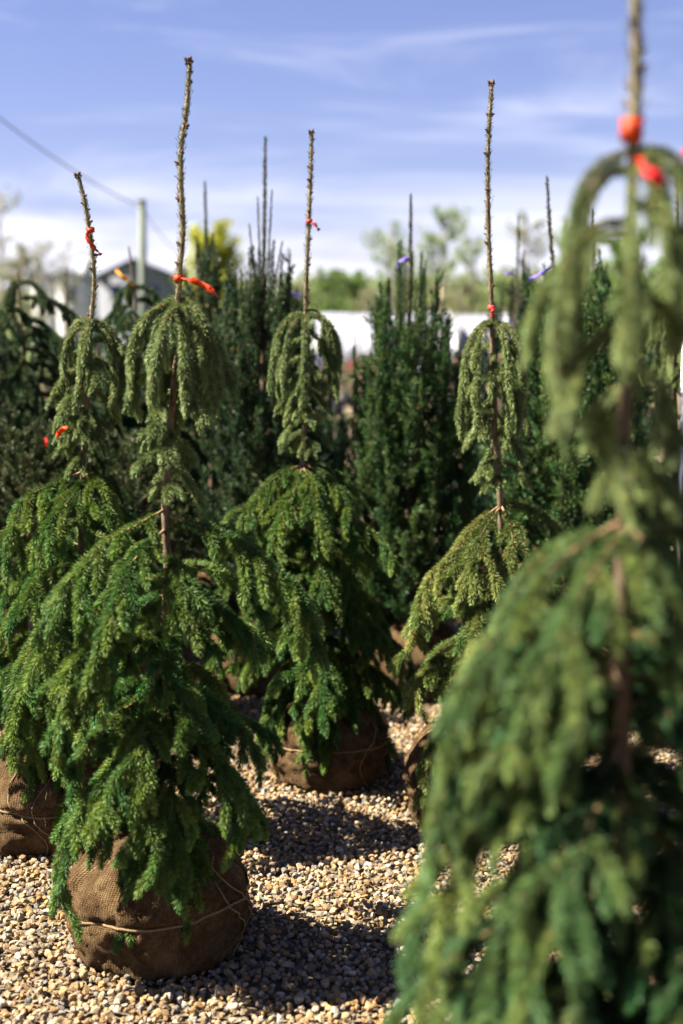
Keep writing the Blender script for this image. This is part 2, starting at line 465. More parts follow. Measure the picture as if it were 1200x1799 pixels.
for k in range(14):
    bm = bmesh.new(); bmesh.ops.create_icosphere(bm, subdivisions=2, radius=1)
    r_ = random.Random(k)
    cuts = [(Vector((r_.gauss(0, 1), r_.gauss(0, 1), r_.gauss(0, 1))).normalized(), r_.uniform(.45, .85)) for _ in range(11)]
    for v in bm.verts:
        for nrm, dd in cuts:                       # flatten to facets: broken limestone, not pebbles
            e = v.co.dot(nrm) - dd
            if e > 0: v.co -= nrm * e
        v.co += Vector((r_.gauss(0, 1), r_.gauss(0, 1), r_.gauss(0, 1))) * .02
    me = bpy.data.meshes.new('stone'); bm.to_mesh(me); bm.free(); me.materials.append(M_STONE)
    stone_col.objects.link(bpy.data.objects.new('stone', me))
def layer(x0, x1, y0, y1, sp, s0, s1, z0, z1):
    nx, ny = int((x1 - x0) / sp), int((y1 - y0) / sp)
    X, Y = np.meshgrid(np.arange(nx), np.arange(ny))
    n_ = X.size
    X = x0 + (X.ravel() + rng.uniform(-.5, .5, n_)) * sp; Y = y0 + (Y.ravel() + rng.uniform(-.5, .5, n_)) * sp
    s = rng.uniform(s0, s1, n_) * np.exp(rng.normal(0, .16, n_))
    return np.stack([X, Y, rng.uniform(z0, z1, n_)], 1), s
pts, scl = [], []
for a in ((-2.3, 2.3, 2.2, 6.4, .0175, .0075, .0112, -.004, .009), (-3.8, 3.8, 6.4, 12, .034, .016, .021, -.004, .006)):
    p_, s_ = layer(*a); pts.append(p_); scl.append(s_)
pts = np.vstack(pts); scl = np.concatenate(scl); n_ = len(pts)
pal = np.array([(.40, .30, .185), (.36, .245, .125), (.45, .37, .27), (.24, .20, .16), (.52, .46, .38), (.31, .20, .10), (.20, .20, .205), (.40, .27, .12), (.30, .29, .28), (.60, .56, .50)])
pc = K * np.array([[1.16, 1.1, 1.0]]) * pal[rng.choice(len(pal), n_, p=[.20, .14, .17, .12, .08, .09, .06, .05, .06, .03])] * rng.uniform(.72, 1.12, (n_, 1))
me = bpy.data.meshes.new('gravel')
me.vertices.add(n_); me.vertices.foreach_set('co', pts.astype(np.float32).ravel())
def vattr(nm, ty, data, key):
    a = me.attributes.new(nm, ty, 'POINT'); a.data.foreach_set(key, data.ravel())
vattr('stone_scale', 'FLOAT_VECTOR', (scl[:, None] * rng.uniform(.72, 1.25, (n_, 3)) * np.array([[1, 1, .8]])).astype(np.float32), 'vector')
rot = rng.uniform(0, 6.28, (n_, 3)); rot[:, :2] = rng.normal(0, .5, (n_, 2))
vattr('stone_rot', 'FLOAT_VECTOR', rot.astype(np.float32), 'vector')
vattr('stone_pick', 'INT', rng.integers(0, 14, n_).astype(np.int32), 'value')
vattr('stone_col', 'FLOAT_COLOR', np.c_[pc, np.ones(n_)].astype(np.float32), 'color')
gravel = link('gravel', me, kind='stuff')
tag(gravel, 'loose tan and grey crushed stone gravel covering the ground', 'gravel')
ng = scatter_group('scatter_gravel', stone_col, 'stone')
gm = gravel.modifiers.new('scatter', 'NODES'); gm.node_group = ng

m = 5200
fx = np.stack([rng.uniform(-1.9, 1.7, m), rng.uniform(2.5, 6.2, m), rng.uniform(.004, .013, m)], 1)
an = rng.uniform(0, 6.28, m); dd = np.stack([np.cos(an), np.sin(an), rng.normal(0, .25, m)], 1) * .0075
pp = np.stack([-np.sin(an), np.cos(an), 0 * an], 1) * .0007
V = np.stack([fx - dd, fx + pp, fx + dd], 1).reshape(-1, 3)
tag(link('fallen_needles', build_mesh('fallen_needles', V, np.arange(m * 3).reshape(m, 3), M_TWIG), kind='stuff'), 'brown fallen needles strewn over the gravel', 'needles')

# ------------------------------------------------------------------ root balls
def root_ball(parent, r, h, seed, seg=96, rings=44, detail=True, off=(0, 0)):
    """burlapped root ball: sagging drum with gathered cloth, tied with twine"""
    so = Vector((seed * 3.1, seed * 1.7, 0))
    def rad(a, v, offs=0.0):
        # v 0 bottom .. 1 top of the side
        prof = (.86 + .14 * math.sin(min(1, v * 1.9) * math.pi * .5)) * (1 - .34 * max(0, v - .6) ** 1.5 / .25)
        n_ = noise.noise(Vector((math.cos(a) * 1.3, math.sin(a) * 1.3, v * 1.6)) + so) * .13
        f = noise.noise(Vector((math.cos(a) * 9, math.sin(a) * 9, v * 1.4)) + so) * .030 + abs(noise.noise(Vector((math.cos(a) * 4, math.sin(a) * 4, v * 7)) + so)) * .075
        if v > .55: f += (v - .55) * .16 * math.sin(a * 13 + 2.5 * noise.noise(Vector((math.cos(a) * 2, math.sin(a) * 2, 0)) + so))
        f += .05 * abs(noise.noise(Vector((a * 1.5 + v * 3, v * 5 - a, seed)))) ; f += .035 * noise.noise(Vector((math.cos(a) * 15 + v * 9, math.sin(a) * 15, v * 9)) + so)
        tie = -.055 * math.exp(-((v - .50 - .05 * math.sin(a + seed)) / .035) ** 2)
        return r * (prof + n_ + f + tie) + offs
    V, UV = [], []
    for i in range(rings):
        t = i / (rings - 1)
        for j in range(seg + 1):
            a = j / seg * 2 * math.pi
            if t < .08: v, k = 0, t / .08
            elif t > .72: v, k = 1, 1 - (t - .72) / .28
            else: v, k = (t - .08) / .64, 1
            rr = rad(a, v) * max(k, .02) ** (1.0 if t < .5 else .9)
            zz = v * h * .86
            if t > .72:
                zz = h * (.86 + .14 * math.sin((1 - k) * math.pi * .5)) + .012 * noise.noise(Vector((math.cos(a) * rr * 30, math.sin(a) * rr * 30, seed)))
            zz += .006 * noise.noise(Vector((a * 2, t * 5, seed * 2.2))) * (1 if t > .1 else 0)
            V.append((math.cos(a) * rr + off[0], math.sin(a) * rr + off[1], zz)); UV.append((a * r, t * (h + 2 * r)))
    W = seg + 1
    i = (np.arange(rings - 1)[:, None] * W + np.arange(seg)[None]).ravel()
    T = np.stack([i, i + 1, i + W + 1, i + W], 1)
    ball = link('root_ball', build_mesh('root_ball', V, T, M_BURLAP, uv=UV, smooth=True), parent)
    if detail:
        rnd = random.Random(seed)
        def strand(f, n=70, rr=.0032):
            p = [f(k / (n - 1)) for k in range(n)]
            v, t = tube(p, rr, rr, 6)
            link('twine', build_mesh('twine', v, t, M_TWINE, smooth=True), ball)
        def hoop(t):
            a = t * 2 * math.pi; v = .50 + .05 * math.sin(a + seed); q = rad(a, v, .0045)
            return (math.cos(a) * q + off[0], math.sin(a) * q + off[1], v * h * .86)
        strand(hoop)
        for k in range(4):
            a0 = rnd.uniform(0, 6.28)
            def up(t, a0=a0):
                v = t; a = a0 + .25 * math.sin(t * 5 + k); q = rad(a, min(1, v), .003)
                return (math.cos(a) * q + off[0], math.sin(a) * q + off[1], v * h * .86)
            strand(up, 40, .0022)
        # loose tufts of jute and a mound of soil round the stem
        acc = Acc()
        for k in range(26):
            a = rnd.uniform(0, 6.28); v = rnd.uniform(.45, .98); q = rad(a, v, .002)
            p0 = (math.cos(a) * q + off[0], math.sin(a) * q + off[1], v * h * .86)
            g_ = grow(p0, a + rnd.uniform(-1, 1), rnd.uniform(-.6, .8), rnd.uniform(.02, .06), 20, 7, .5, r=rnd)
            acc.add(*tube(g_, .0009, .0005, 3))
        link('loose_threads', build_mesh('loose_threads', *acc.get(), M_TWINE), ball, kind='stuff')
    return ball

# ------------------------------------------------------------------ weeping spruces
def bud_mesh():
    acc = Acc()
    for (x, y, s, hgt) in ((0, 0, 1, 1.5), (.9, .2, .62, 1.0), (-.6, .7, .58, .9), (-.3, -.85, .6, 1.0)):
        n, m = 5, 7
        V = [];
        for i in range(n):
            t = i / (n - 1)
            q = s * .62 * math.sin(max(.12, min(1, t * .98)) * math.pi) ** .7
            for j in range(m): V.append((x + math.cos(j * 2 * math.pi / m + i * .4) * q, y + math.sin(j * 2 * math.pi / m + i * .4) * q, t * hgt * 1.5 * s))
        i = np.arange(n - 1)[:, None] * m; j = np.arange(m)[None]; j2 = (j + 1) % m
        T = np.concatenate([np.stack([i + j, i + j2, i + m + j2], -1).reshape(-1, 3), np.stack([i + j, i + m + j2, i + m + j], -1).reshape(-1, 3)])
        acc.add(np.array(V), T)
    return build_mesh('bud', *acc.get(), M_BUD, smooth=False)
BUD = bud_mesh()

def lerp3(a, b, t): return tuple(a[i] * (1 - t) + b[i] * t for i in range(3))

class Spruce:
    def __init__(s, name, label, cat, base, group, seed, dens=2300, w=.0020, ln=.0165, ca=(.040, .10, .035), cb=(.095, .145, .035), split=True):
        s.root = thing(name, label, cat, base, group)
        s.base = np.array(base, float); s.rnd = random.Random(seed)
        s.dens, s.w, s.ln, s.ca, s.cb, s.split = dens, w, ln, ca, cb, split
    def tint(s, k=None):
        k = s.rnd.random() if k is None else min(1, max(0, k + s.rnd.uniform(-.5, .4)))
        v = s.rnd.uniform(.8, 1.2)
        return tuple(c * v for c in lerp3(s.ca, s.cb, k))
    def emit(s, wood, leaf, name='branch', wmat=None):
        wv, wt = wood.get()
        wmat = wmat or (M_TWIG if s.split else M_DARKTWIG)
        if s.split:
            o = link(name, build_mesh(name, wv - s.base, wt, wmat, smooth=True), s.root)
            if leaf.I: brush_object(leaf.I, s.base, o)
            if leaf.n:
                lv, lt = leaf.get()
                link('needles', build_mesh('needles', lv - s.base, lt, M_NEEDLE, leaf.col()), o, kind='stuff')
            return o
        if leaf.n:
            lv, lt = leaf.get()
            V = np.vstack([wv, lv]) - s.base; T = np.vstack([wt, lt + len(wv)])
            C = np.vstack([np.full((len(wv), 3), .2), leaf.col()])
            mi = np.r_[np.zeros(len(wt)), np.ones(len(lt))]
            return link(name, build_mesh(name, V, T, [wmat, M_NEEDLE], C, midx=mi), s.root)
        return link(name, build_mesh(name, wv - s.base, wt, wmat), s.root)
    def limb(s, path, r0=.004, nside=10, slen=(.07, .13), sdroop=11, age=.5, sub=True, spread=1.0, sstart=.12, bare=.0, side_elev=(-.1, .2), yel=.5, mainneedles=True):
        """a branch: main axis, side shoots on alternate sides that hang, their own small side shoots"""
        rnd = s.rnd
        wood, leaf = Acc(), Acc(); leaf.inst = s.split
        wood.add(*tube(path, r0, max(.0011, r0 * .3), 5, .08))
        k0 = s.tint(yel)
        if mainneedles:
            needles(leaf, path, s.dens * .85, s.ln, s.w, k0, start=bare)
        L = np.linalg.norm(np.diff(path, axis=0), axis=1).sum()
        for i in range(nside):
            t = sstart + (1 - sstart - .04) * (i + rnd.random() * .7) / nside
            x = t * (len(path) - 1); a = int(x); f = x - a
            a = min(a, len(path) - 2)
            p0 = path[a] * (1 - f) + path[a + 1] * f
            d = path[a + 1] - path[a]
            d = d / (np.linalg.norm(d) + 1e-9)
            side = 1 if i % 2 else -1
            lat = np.cross(d, (0, 0, 1.)); ll = np.linalg.norm(lat)
            if ll < .45:
                q_ = rnd.uniform(0, 6.28); lat = lat * .5 + np.array([math.cos(q_), math.sin(q_), 0]) * .8
            lat /= np.linalg.norm(lat) + 1e-9
            aa = rnd.uniform(.5, 1.0) * spread
            dv = d * math.cos(aa) + lat * side * math.sin(aa) + np.array([0, 0, rnd.uniform(*side_elev)])
            sl = rnd.uniform(*slen) * (1.0 - .45 * abs(t - .45) / .55)
            g_ = grow(p0, dv, None, sl, sdroop * rnd.uniform(.7, 1.3), 9, .08, r=rnd)
            wood.add(*tube(g_[::2], .0021, .0011, 3))
            kt = s.tint(yel)
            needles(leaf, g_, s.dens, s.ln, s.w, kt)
            if sub and sl > .07:
                for q in range(rnd.randint(0, 1) + int(sl > .12)):
                    j = rnd.randint(2, 6)
                    dd = g_[j + 1] - g_[j]
                    dd = dd / (np.linalg.norm(dd) + 1e-9)
                    q_ = rnd.uniform(0, 6.28)
                    g2 = grow(g_[j], dd + .8 * np.array([math.cos(q_), math.sin(q_), 0]), None, sl * rnd.uniform(.4, .65), sdroop, 6, .08, r=rnd)
                    wood.add(*tube(g2[::2], .0011, .0007, 3))
                    needles(leaf, g2, s.dens, s.ln * .95, s.w, s.tint(yel))
        return s.emit(wood, leaf)

def weeping(label, pix, depth, ball_px, ball_depth, ball_r, ball_h, w1, w2, keys=(), seed=1, rad_sk=.30, n_sk=44, top_paths=(), n_umb=9, umb_r=.105, umb_len=.33,
            leader_top=True, r_trunk=.0105, dens=2200, w=.0019, ln=.0195, ca=(.032, .110, .028), cb=(.120, .195, .036), yel=.5, ball_detail=True, lo=.16, skz=None, cat='tree', openf=.10, n_mid=16, n_in=12, n_low=5, umb_yel=.7, detail=True):
    bp = P(ball_px, gy(ball_depth), ball_depth)
    base = (bp.x, bp.y, 0)
    s = Spruce('weeping_spruce', label, cat, base, 'weeping spruces with burlapped root balls', seed, dens, w, ln, ca=ca, cb=cb)
    rnd = s.rnd
    tp = [tuple(P(x, y, depth)) for x, y in pix]
    tp.append((base[0], base[1], ball_h * .95))
    trunk = spline(tp, 90)
    # radius grows downwards
    v, t = tube(trunk[::-1], r_trunk * 1.25, .0042, 9, .07, .85)
    cum = 0
    tr = link('trunk', build_mesh('trunk', v - s.base, t, M_BARK, smooth=True), s.root)
    zs = trunk[:, 2]
    def at_z(zz):
        i = int(np.argmin(np.abs(zs - zz))); return trunk[i].copy()
    z1 = P(0, w1, depth).z; z2 = P(0, w2, depth).z
    # leader: thin pale needles pressed up the stem, buds
    if leader_top:
        lead = trunk[zs > z1 - .01][::-1]
        acc = Acc()
        needles(acc, lead, 2000, .0115, .0018, (.27, .26, .12), a0=24, a1=14, jit=.35, base=.004)
        needles(acc, lead, 700, .016, .0017, (.17, .20, .08), a0=40, a1=20, jit=.35, base=.004)
        bark = tube(lead, .0068, .0042, 8, .12)
        lo_ = link('leader', build_mesh('leader', bark[0] - s.base, bark[1], M_LEADER, smooth=True), s.root)
        link('needles', build_mesh('needles', acc.get()[0] - s.base, acc.get()[1], M_NEEDLE, acc.col()), lo_, kind='stuff')
        L = len(lead)
        nb = 26
        for k in range(nb):
            f = (k - k % 2 * rnd.random() + rnd.random() * .8) / nb
            p = lead[min(L - 1, int(f * L))]
            a = rnd.uniform(0, 6.28)
            q = Vector((math.cos(a), math.sin(a), rnd.uniform(.2, .9))).normalized()
            b_ = link('bud', BUD, lo_, tuple(Vector(p) + q * .005 - Vector(s.base)))
            b_.rotation_euler = q.to_track_quat('Z', 'Y').to_euler()
            b_.scale = [rnd.uniform(.0036, .0062)] * 3
        for k in range(4):
            a = k * 1.6 + rnd.random(); q = Vector((math.cos(a), math.sin(a), 1.0 if k else 4)).normalized()
            b_ = link('bud', BUD, lo_, tuple(Vector(lead[-1]) + q * .003 - Vector(s.base)))
            b_.rotation_euler = q.to_track_quat('Z', 'Y').to_euler(); b_.scale = [.0068] * 3
    # umbrella of hanging shoots at the upper whorl, paler than the skirt
    keep = s.ca, s.cb
    if leader_top: s.ca, s.cb = lerp3(s.ca, (.10, .15, .06), .6), (.155, .225, .085); s.ln *= .80
    for path in top_paths:
        g_ = spline([tuple(P(a, b, depth + c)) for a, b, c in path], 18)
        s.limb(g_, .003, 7, (.05, .10), 22, yel=umb_yel, sub=False, sstart=.25, spread=.5, side_elev=(-.3, 0))
    for k in range(n_umb):
        az = k * 2.399 + rnd.uniform(-.3, .3)
        p0 = at_z(z1 - rnd.uniform(0, .02))
        g_ = grow(p0, az, rnd.uniform(.35, .8), umb_len * rnd.uniform(.75, 1.1), rnd.uniform(1.25, 1.9) / umb_r, 18, .04, r=rnd)
        s.limb(g_, .003, 6, (.05, .10), 22, yel=umb_yel, sub=False, sstart=.3, spread=.5, side_elev=(-.3, .0))
    for k in range(n_mid):
        f = (k + rnd.random() * .5) / n_mid
        zz = z1 - .04 - f * (z1 - z2 - .09)
        az = k * 2.399 + rnd.uniform(-.5, .5)
        ln_ = (.20 * (1 - f) + .075 * f) * rnd.uniform(.7, 1.15)
        g_ = grow(at_z(zz), az, rnd.uniform(-.1, .5), ln_, rnd.uniform(13, 19), 11, .07, r=rnd)
        s.limb(g_, .0024, 3 + int(ln_ * 24), (.04, .075), 14, yel=umb_yel - .1, sub=False, sstart=.25, spread=.7)
    # skirt
    s.ca, s.cb = keep; s.ln = ln
    for path in keys:
        g_ = spline([tuple(P(a + rnd.uniform(-9, 9), b + rnd.uniform(-9, 9), depth + c)) if i_ else tuple(P(a, b, depth)) for i_, (a, b, c) in enumerate(path)], 26)
        L = np.linalg.norm(np.diff(g_, axis=0), axis=1).sum()
        s.limb(g_, .0042, int(L * 30), (.09, .16), 14, yel=yel + .1, bare=.06)
    zt, zb = z2, ball_h + .03
    for k in range(n_sk):
        f = (k + rnd.random() * .6) / n_sk
        zz = zt - (f ** .85) * (zt - zb)
        az = k * 2.399 + rnd.uniform(-.35, .35)
        if f < openf * .6 and math.sin(az) < -.75: continue
        rr = rad_sk * (.62 + .45 * min(1, f * 2.2)) * rnd.uniform(.68, 1.14)
        L = rr * rnd.uniform(1.25, 1.5)
        dr = 2.6 / rr * rnd.uniform(.30, .52)
        if f > .6: L = rr * rnd.uniform(1.1, 1.3); dr *= 1.2
        g_ = grow(at_z(zz), az, rnd.uniform(.0, .45), L, dr, 20, .05, r=rnd)
        low = s.base[2] + lo * rnd.uniform(.7, 1.4)
        g_[:, 2] = np.where(g_[:, 2] < low, low + (g_[:, 2] - low) * .15, g_[:, 2])
        s.limb(g_, .0042, int(L * 27), (.08, .15), 14, yel=yel, bare=.03)
    for k in range(n_in):          # short inner shoots close to the trunk, tinted dark to deepen the shade inside
        zz = zt - .12 - (k + rnd.random()) / n_in * (zt - .12 - ball_h); az = k * 2.399
        if math.sin(az) < -.8 and k < n_in * openf: continue
        g_ = grow(at_z(max(zz, ball_h + .02)), az, rnd.uniform(0, .6), rnd.uniform(.13, .2), 7, 9, .08, r=rnd)
        s.limb(g_, .0026, 7, (.06, .11), 10, yel=0, bare=.1)
    for k in range(n_low):
        az = k * 2.399 + seed; p0 = at_z(ball_h + rnd.uniform(.02, .12))
        g_ = grow(p0, az, rnd.uniform(.25, .6), rad_sk * rnd.uniform(1.15, 1.45), 2.9 / rad_sk, 20, .05, r=rnd)
        g_[:, 2] = np.where(g_[:, 2] < lo, lo + (g_[:, 2] - lo) * .15, g_[:, 2])
        s.limb(g_, .004, 13, (.08, .14), 14, yel=yel, bare=.1)
    root_ball(s.root, ball_r, ball_h, seed, detail=ball_detail)
    s.trunk = trunk
    return s

T2 = weeping('tallest weeping spruce at front left, orange ribbon tail blowing right from its leader',
    [(333,112),(331,150),(327,200),(318,260),(318,330),(321,400),(316,470),(313,530),(318,590),(308,650),(300,740),(293,830),(290,900),(294,1000),(290,1100),(288,1250)],
    3.22, 278, 3.24, .205, .30, 530, 905, seed=2, rad_sk=.265, n_sk=25, n_low=5, umb_r=.062, umb_len=.27, n_umb=11, dens=2900, w=.0015,
    top_paths=[[(312,532,0),(275,540,-.02),(243,575,-.03),(228,630,-.03),(232,700,-.03)], [(314,540,0),(345,548,-.02),(372,590,-.03),(384,650,-.03),(380,710,-.03)],
               [(312,535,0),(300,548,-.08),(285,590,-.11),(270,650,-.12),(262,700,-.12)], [(314,600,0),(345,610,-.03),(365,640,-.04),(372,690,-.04)]],
    keys=[[(292,905,0),(350,915,-.03),(410,945,-.06),(480,1000,-.08),(535,1060,-.1),(560,1120,-.1),(548,1170,-.1),(478,1205,-.12)],
          [(290,895,0),(240,915,-.08),(190,955,-.12),(150,1000,-.15),(110,1045,-.17),(85,1100,-.18),(78,1200,-.18)],
          [(290,930,0),(250,965,-.12),(215,1010,-.18),(190,1070,-.22),(180,1130,-.22),(190,1240,-.22)],
          [(290,1230,0),(262,1255,-.15),(245,1310,-.25),(240,1400,-.27),(250,1500,-.27)],
          [(290,1250,0),(345,1290,-.15),(395,1350,-.22),(430,1420,-.24),(415,1500,-.24)],
          [(288,1300,0),(200,1370,-.16),(150,1420,-.2),(120,1500,-.22),(100,1610,-.22)],
          [(288,1300,0),(300,1390,-.22),(300,1480,-.26),(300,1590,-.26)],
          [(290,1100,0),(200,1150,-.15),(140,1200,-.2),(110,1270,-.2),(105,1340,-.2)]])
T1 = weeping('weeping spruce at the left edge with crooked leader and orange ribbon near its top',
    [(138,312),(148,350),(156,400),(163,450),(165,500),(160,565),(156,640),(150,740),(146,825),(140,1000),(125,1200)],
    4.0, 85, 4.02, .222, .32, 565, 828, seed=5, rad_sk=.29, n_sk=28, n_low=8, umb_r=.068, umb_len=.26, ca=(.034,.115,.026), cb=(.125,.200,.033), dens=2600, w=.0017,
    keys=[[(146,828,0),(100,850,-.05),(50,880,-.1),(15,930,-.12),(0,1010,-.12)], [(150,832,0),(175,855,-.08),(190,890,-.1),(200,950,-.1)],
          [(146,840,0),(120,870,-.12),(85,910,-.18),(60,980,-.2)], [(120,1060,0),(70,1120,-.12),(30,1180,-.16),(20,1260,-.16)],
          [(125,1180,0),(75,1220,-.15),(50,1280,-.18),(60,1370,-.18)]])
T3 = weeping('weeping spruce in the middle with pale orange ribbon halfway up its leader',
    [(548,236),(546,300),(543,380),(540,450),(537,545),(537,650),(535,740),(532,812),(540,950),(552,1150)],
    4.55, 580, 4.57, .195, .30, 552, 812, seed=9, rad_sk=.29, n_sk=30, n_low=10, lo=.11, umb_r=.080, umb_len=.30, ca=(.032,.108,.026), cb=(.120,.190,.033), dens=2300, w=.0018,
    keys=[[(532,815,0),(490,840,-.05),(450,878,-.1),(415,905,-.12),(400,960,-.12)], [(535,815,0),(580,838,-.05),(612,870,-.1),(632,930,-.12),(622,1000,-.12),(600,1075,-.12)],
          [(532,820,0),(545,860,-.12),(560,910,-.18),(570,985,-.2)], [(532,820,0),(510,870,-.12),(480,930,-.18),(470,1000,-.2)],
          [(545,1000,0),(610,1060,-.05),(680,1120,-.08),(715,1190,-.08)]])
T4 = weeping('sun-bleached weeping spruce right of centre, pink ribbon knot at its upper whorl',
    [(864,150),(859,230),(857,320),(859,430),(864,545),(866,650),(871,780),(879,885),(880,1000),(870,1200)],
    4.12, 835, 4.14, .21, .32, 565, 885, seed=13, rad_sk=.26, n_sk=22, n_low=7, umb_r=.080, umb_len=.36, ca=(.055,.125,.028), cb=(.17,.215,.065), dens=2600, w=.0017, umb_yel=.9,
    keys=[[(879,888,0),(840,925,-.05),(795,970,-.1),(755,1020,-.12),(735,1080,-.13),(722,1165,-.13)], [(881,888,0),(892,935,-.1),(905,1000,-.15),(905,1060,-.16),(890,1140,-.16)],
          [(872,1090,0),(810,1130,-.06),(755,1165,-.1),(735,1240,-.1)], [(879,890,0),(850,950,-.12),(830,1030,-.18),(815,1110,-.18)],
          [(870,1150,0),(800,1230,-.12),(765,1320,-.16),(745,1420,-.16)]])
T5 = weeping('large blurred weeping spruce close on the right with orange and red ribbons',
    [(1110,-160),(1112,-60),(1118,60),(1116,160),(1112,270),(1106,400),(1101,600),(1098,750),(1097,900),(1092,1050),(1094,1250)],
    1.7, 1100, 1.72, .23, .32, 268, 915, seed=21, rad_sk=.25, n_sk=50, n_in=46, n_low=20, openf=.5, ln=.0165, n_umb=5, n_mid=9, umb_yel=.9, umb_r=.066, umb_len=.34, ca=(.030,.100,.038), cb=(.125,.190,.052), r_trunk=.0115, lo=.5, dens=1300,
    top_paths=[[(1110,268,0),(1062,285,-.01),(1025,325,-.02),(1005,400,-.02),(990,500,-.02),(985,600,-.02)], [(1114,268,0),(1155,278,-.02),(1190,310,-.03),(1215,380,-.03),(1225,470,-.03)],
               [(1106,390,0),(1060,395,-.03),(1015,430,-.05),(985,500,-.06),(965,620,-.06)], [(1114,275,0),(1150,330,-.05),(1180,400,-.08),(1200,480,-.08)]],
    keys=[[(1098,915,0),(1040,950,-.03),(970,1010,-.05),(905,1080,-.05),(845,1170,-.06),(795,1280,-.06),(765,1420,-.06),(750,1560,-.06)],
          [(1098,925,0),(1050,990,-.08),(1000,1090,-.12),(950,1200,-.14),(900,1330,-.14)],
          [(1095,1150,0),(1000,1260,-.05),(900,1400,-.07),(800,1540,-.08),(700,1640,-.08)],
          [(1098,925,0),(1130,960,-.05),(1180,1040,-.08),(1210,1150,-.08)],
          [(1095,1300,0),(1000,1450,-.08),(900,1600,-.1),(820,1780,-.1)]])
T6 = weeping('weeping spruce cut off by the right edge, standing behind the blurred one',
    [(1192,300),(1190,400),(1188,520),(1186,640),(1185,800),(1188,1000)],
    5.4, 1195, 5.45, .21, .32, 500, 800, seed=27, rad_sk=.26, n_sk=30, umb_r=.11, umb_len=.40, ca=(.05,.10,.035), cb=(.12,.15,.05), dens=700, w=.0050, ln=.022, ball_detail=False)
T7 = weeping('dark weeping spruce behind the left trees with drooping top and no leader',
    [(30,478),(34,520),(40,600),(45,700),(50,850),(50,1000)],
    6.0, 55, 6.05, .21, .32, 500, 515, seed=31, rad_sk=.36, n_sk=60, ca=(.020,.060,.028), cb=(.055,.095,.035), dens=430, w=.0100, ln=.021, leader_top=False, ball_detail=False, n_umb=3, n_mid=0, openf=0, umb_r=.1, umb_len=.2)
T8 = weeping('dark spruce with yellow ribbons, between the crooked leader and the tallest weeping spruce',
    [(226,432),(232,480),(238,540),(240,620),(242,720),(240,900)],
    6.4, 242, 6.45, .21, .32, 505, 520, seed=33, rad_sk=.34, n_sk=60, ca=(.020,.062,.026), cb=(.055,.100,.035), dens=430, w=.0100, ln=.021, leader_top=False, ball_detail=False, n_umb=3, n_mid=0, openf=0, umb_r=.1, umb_len=.2)

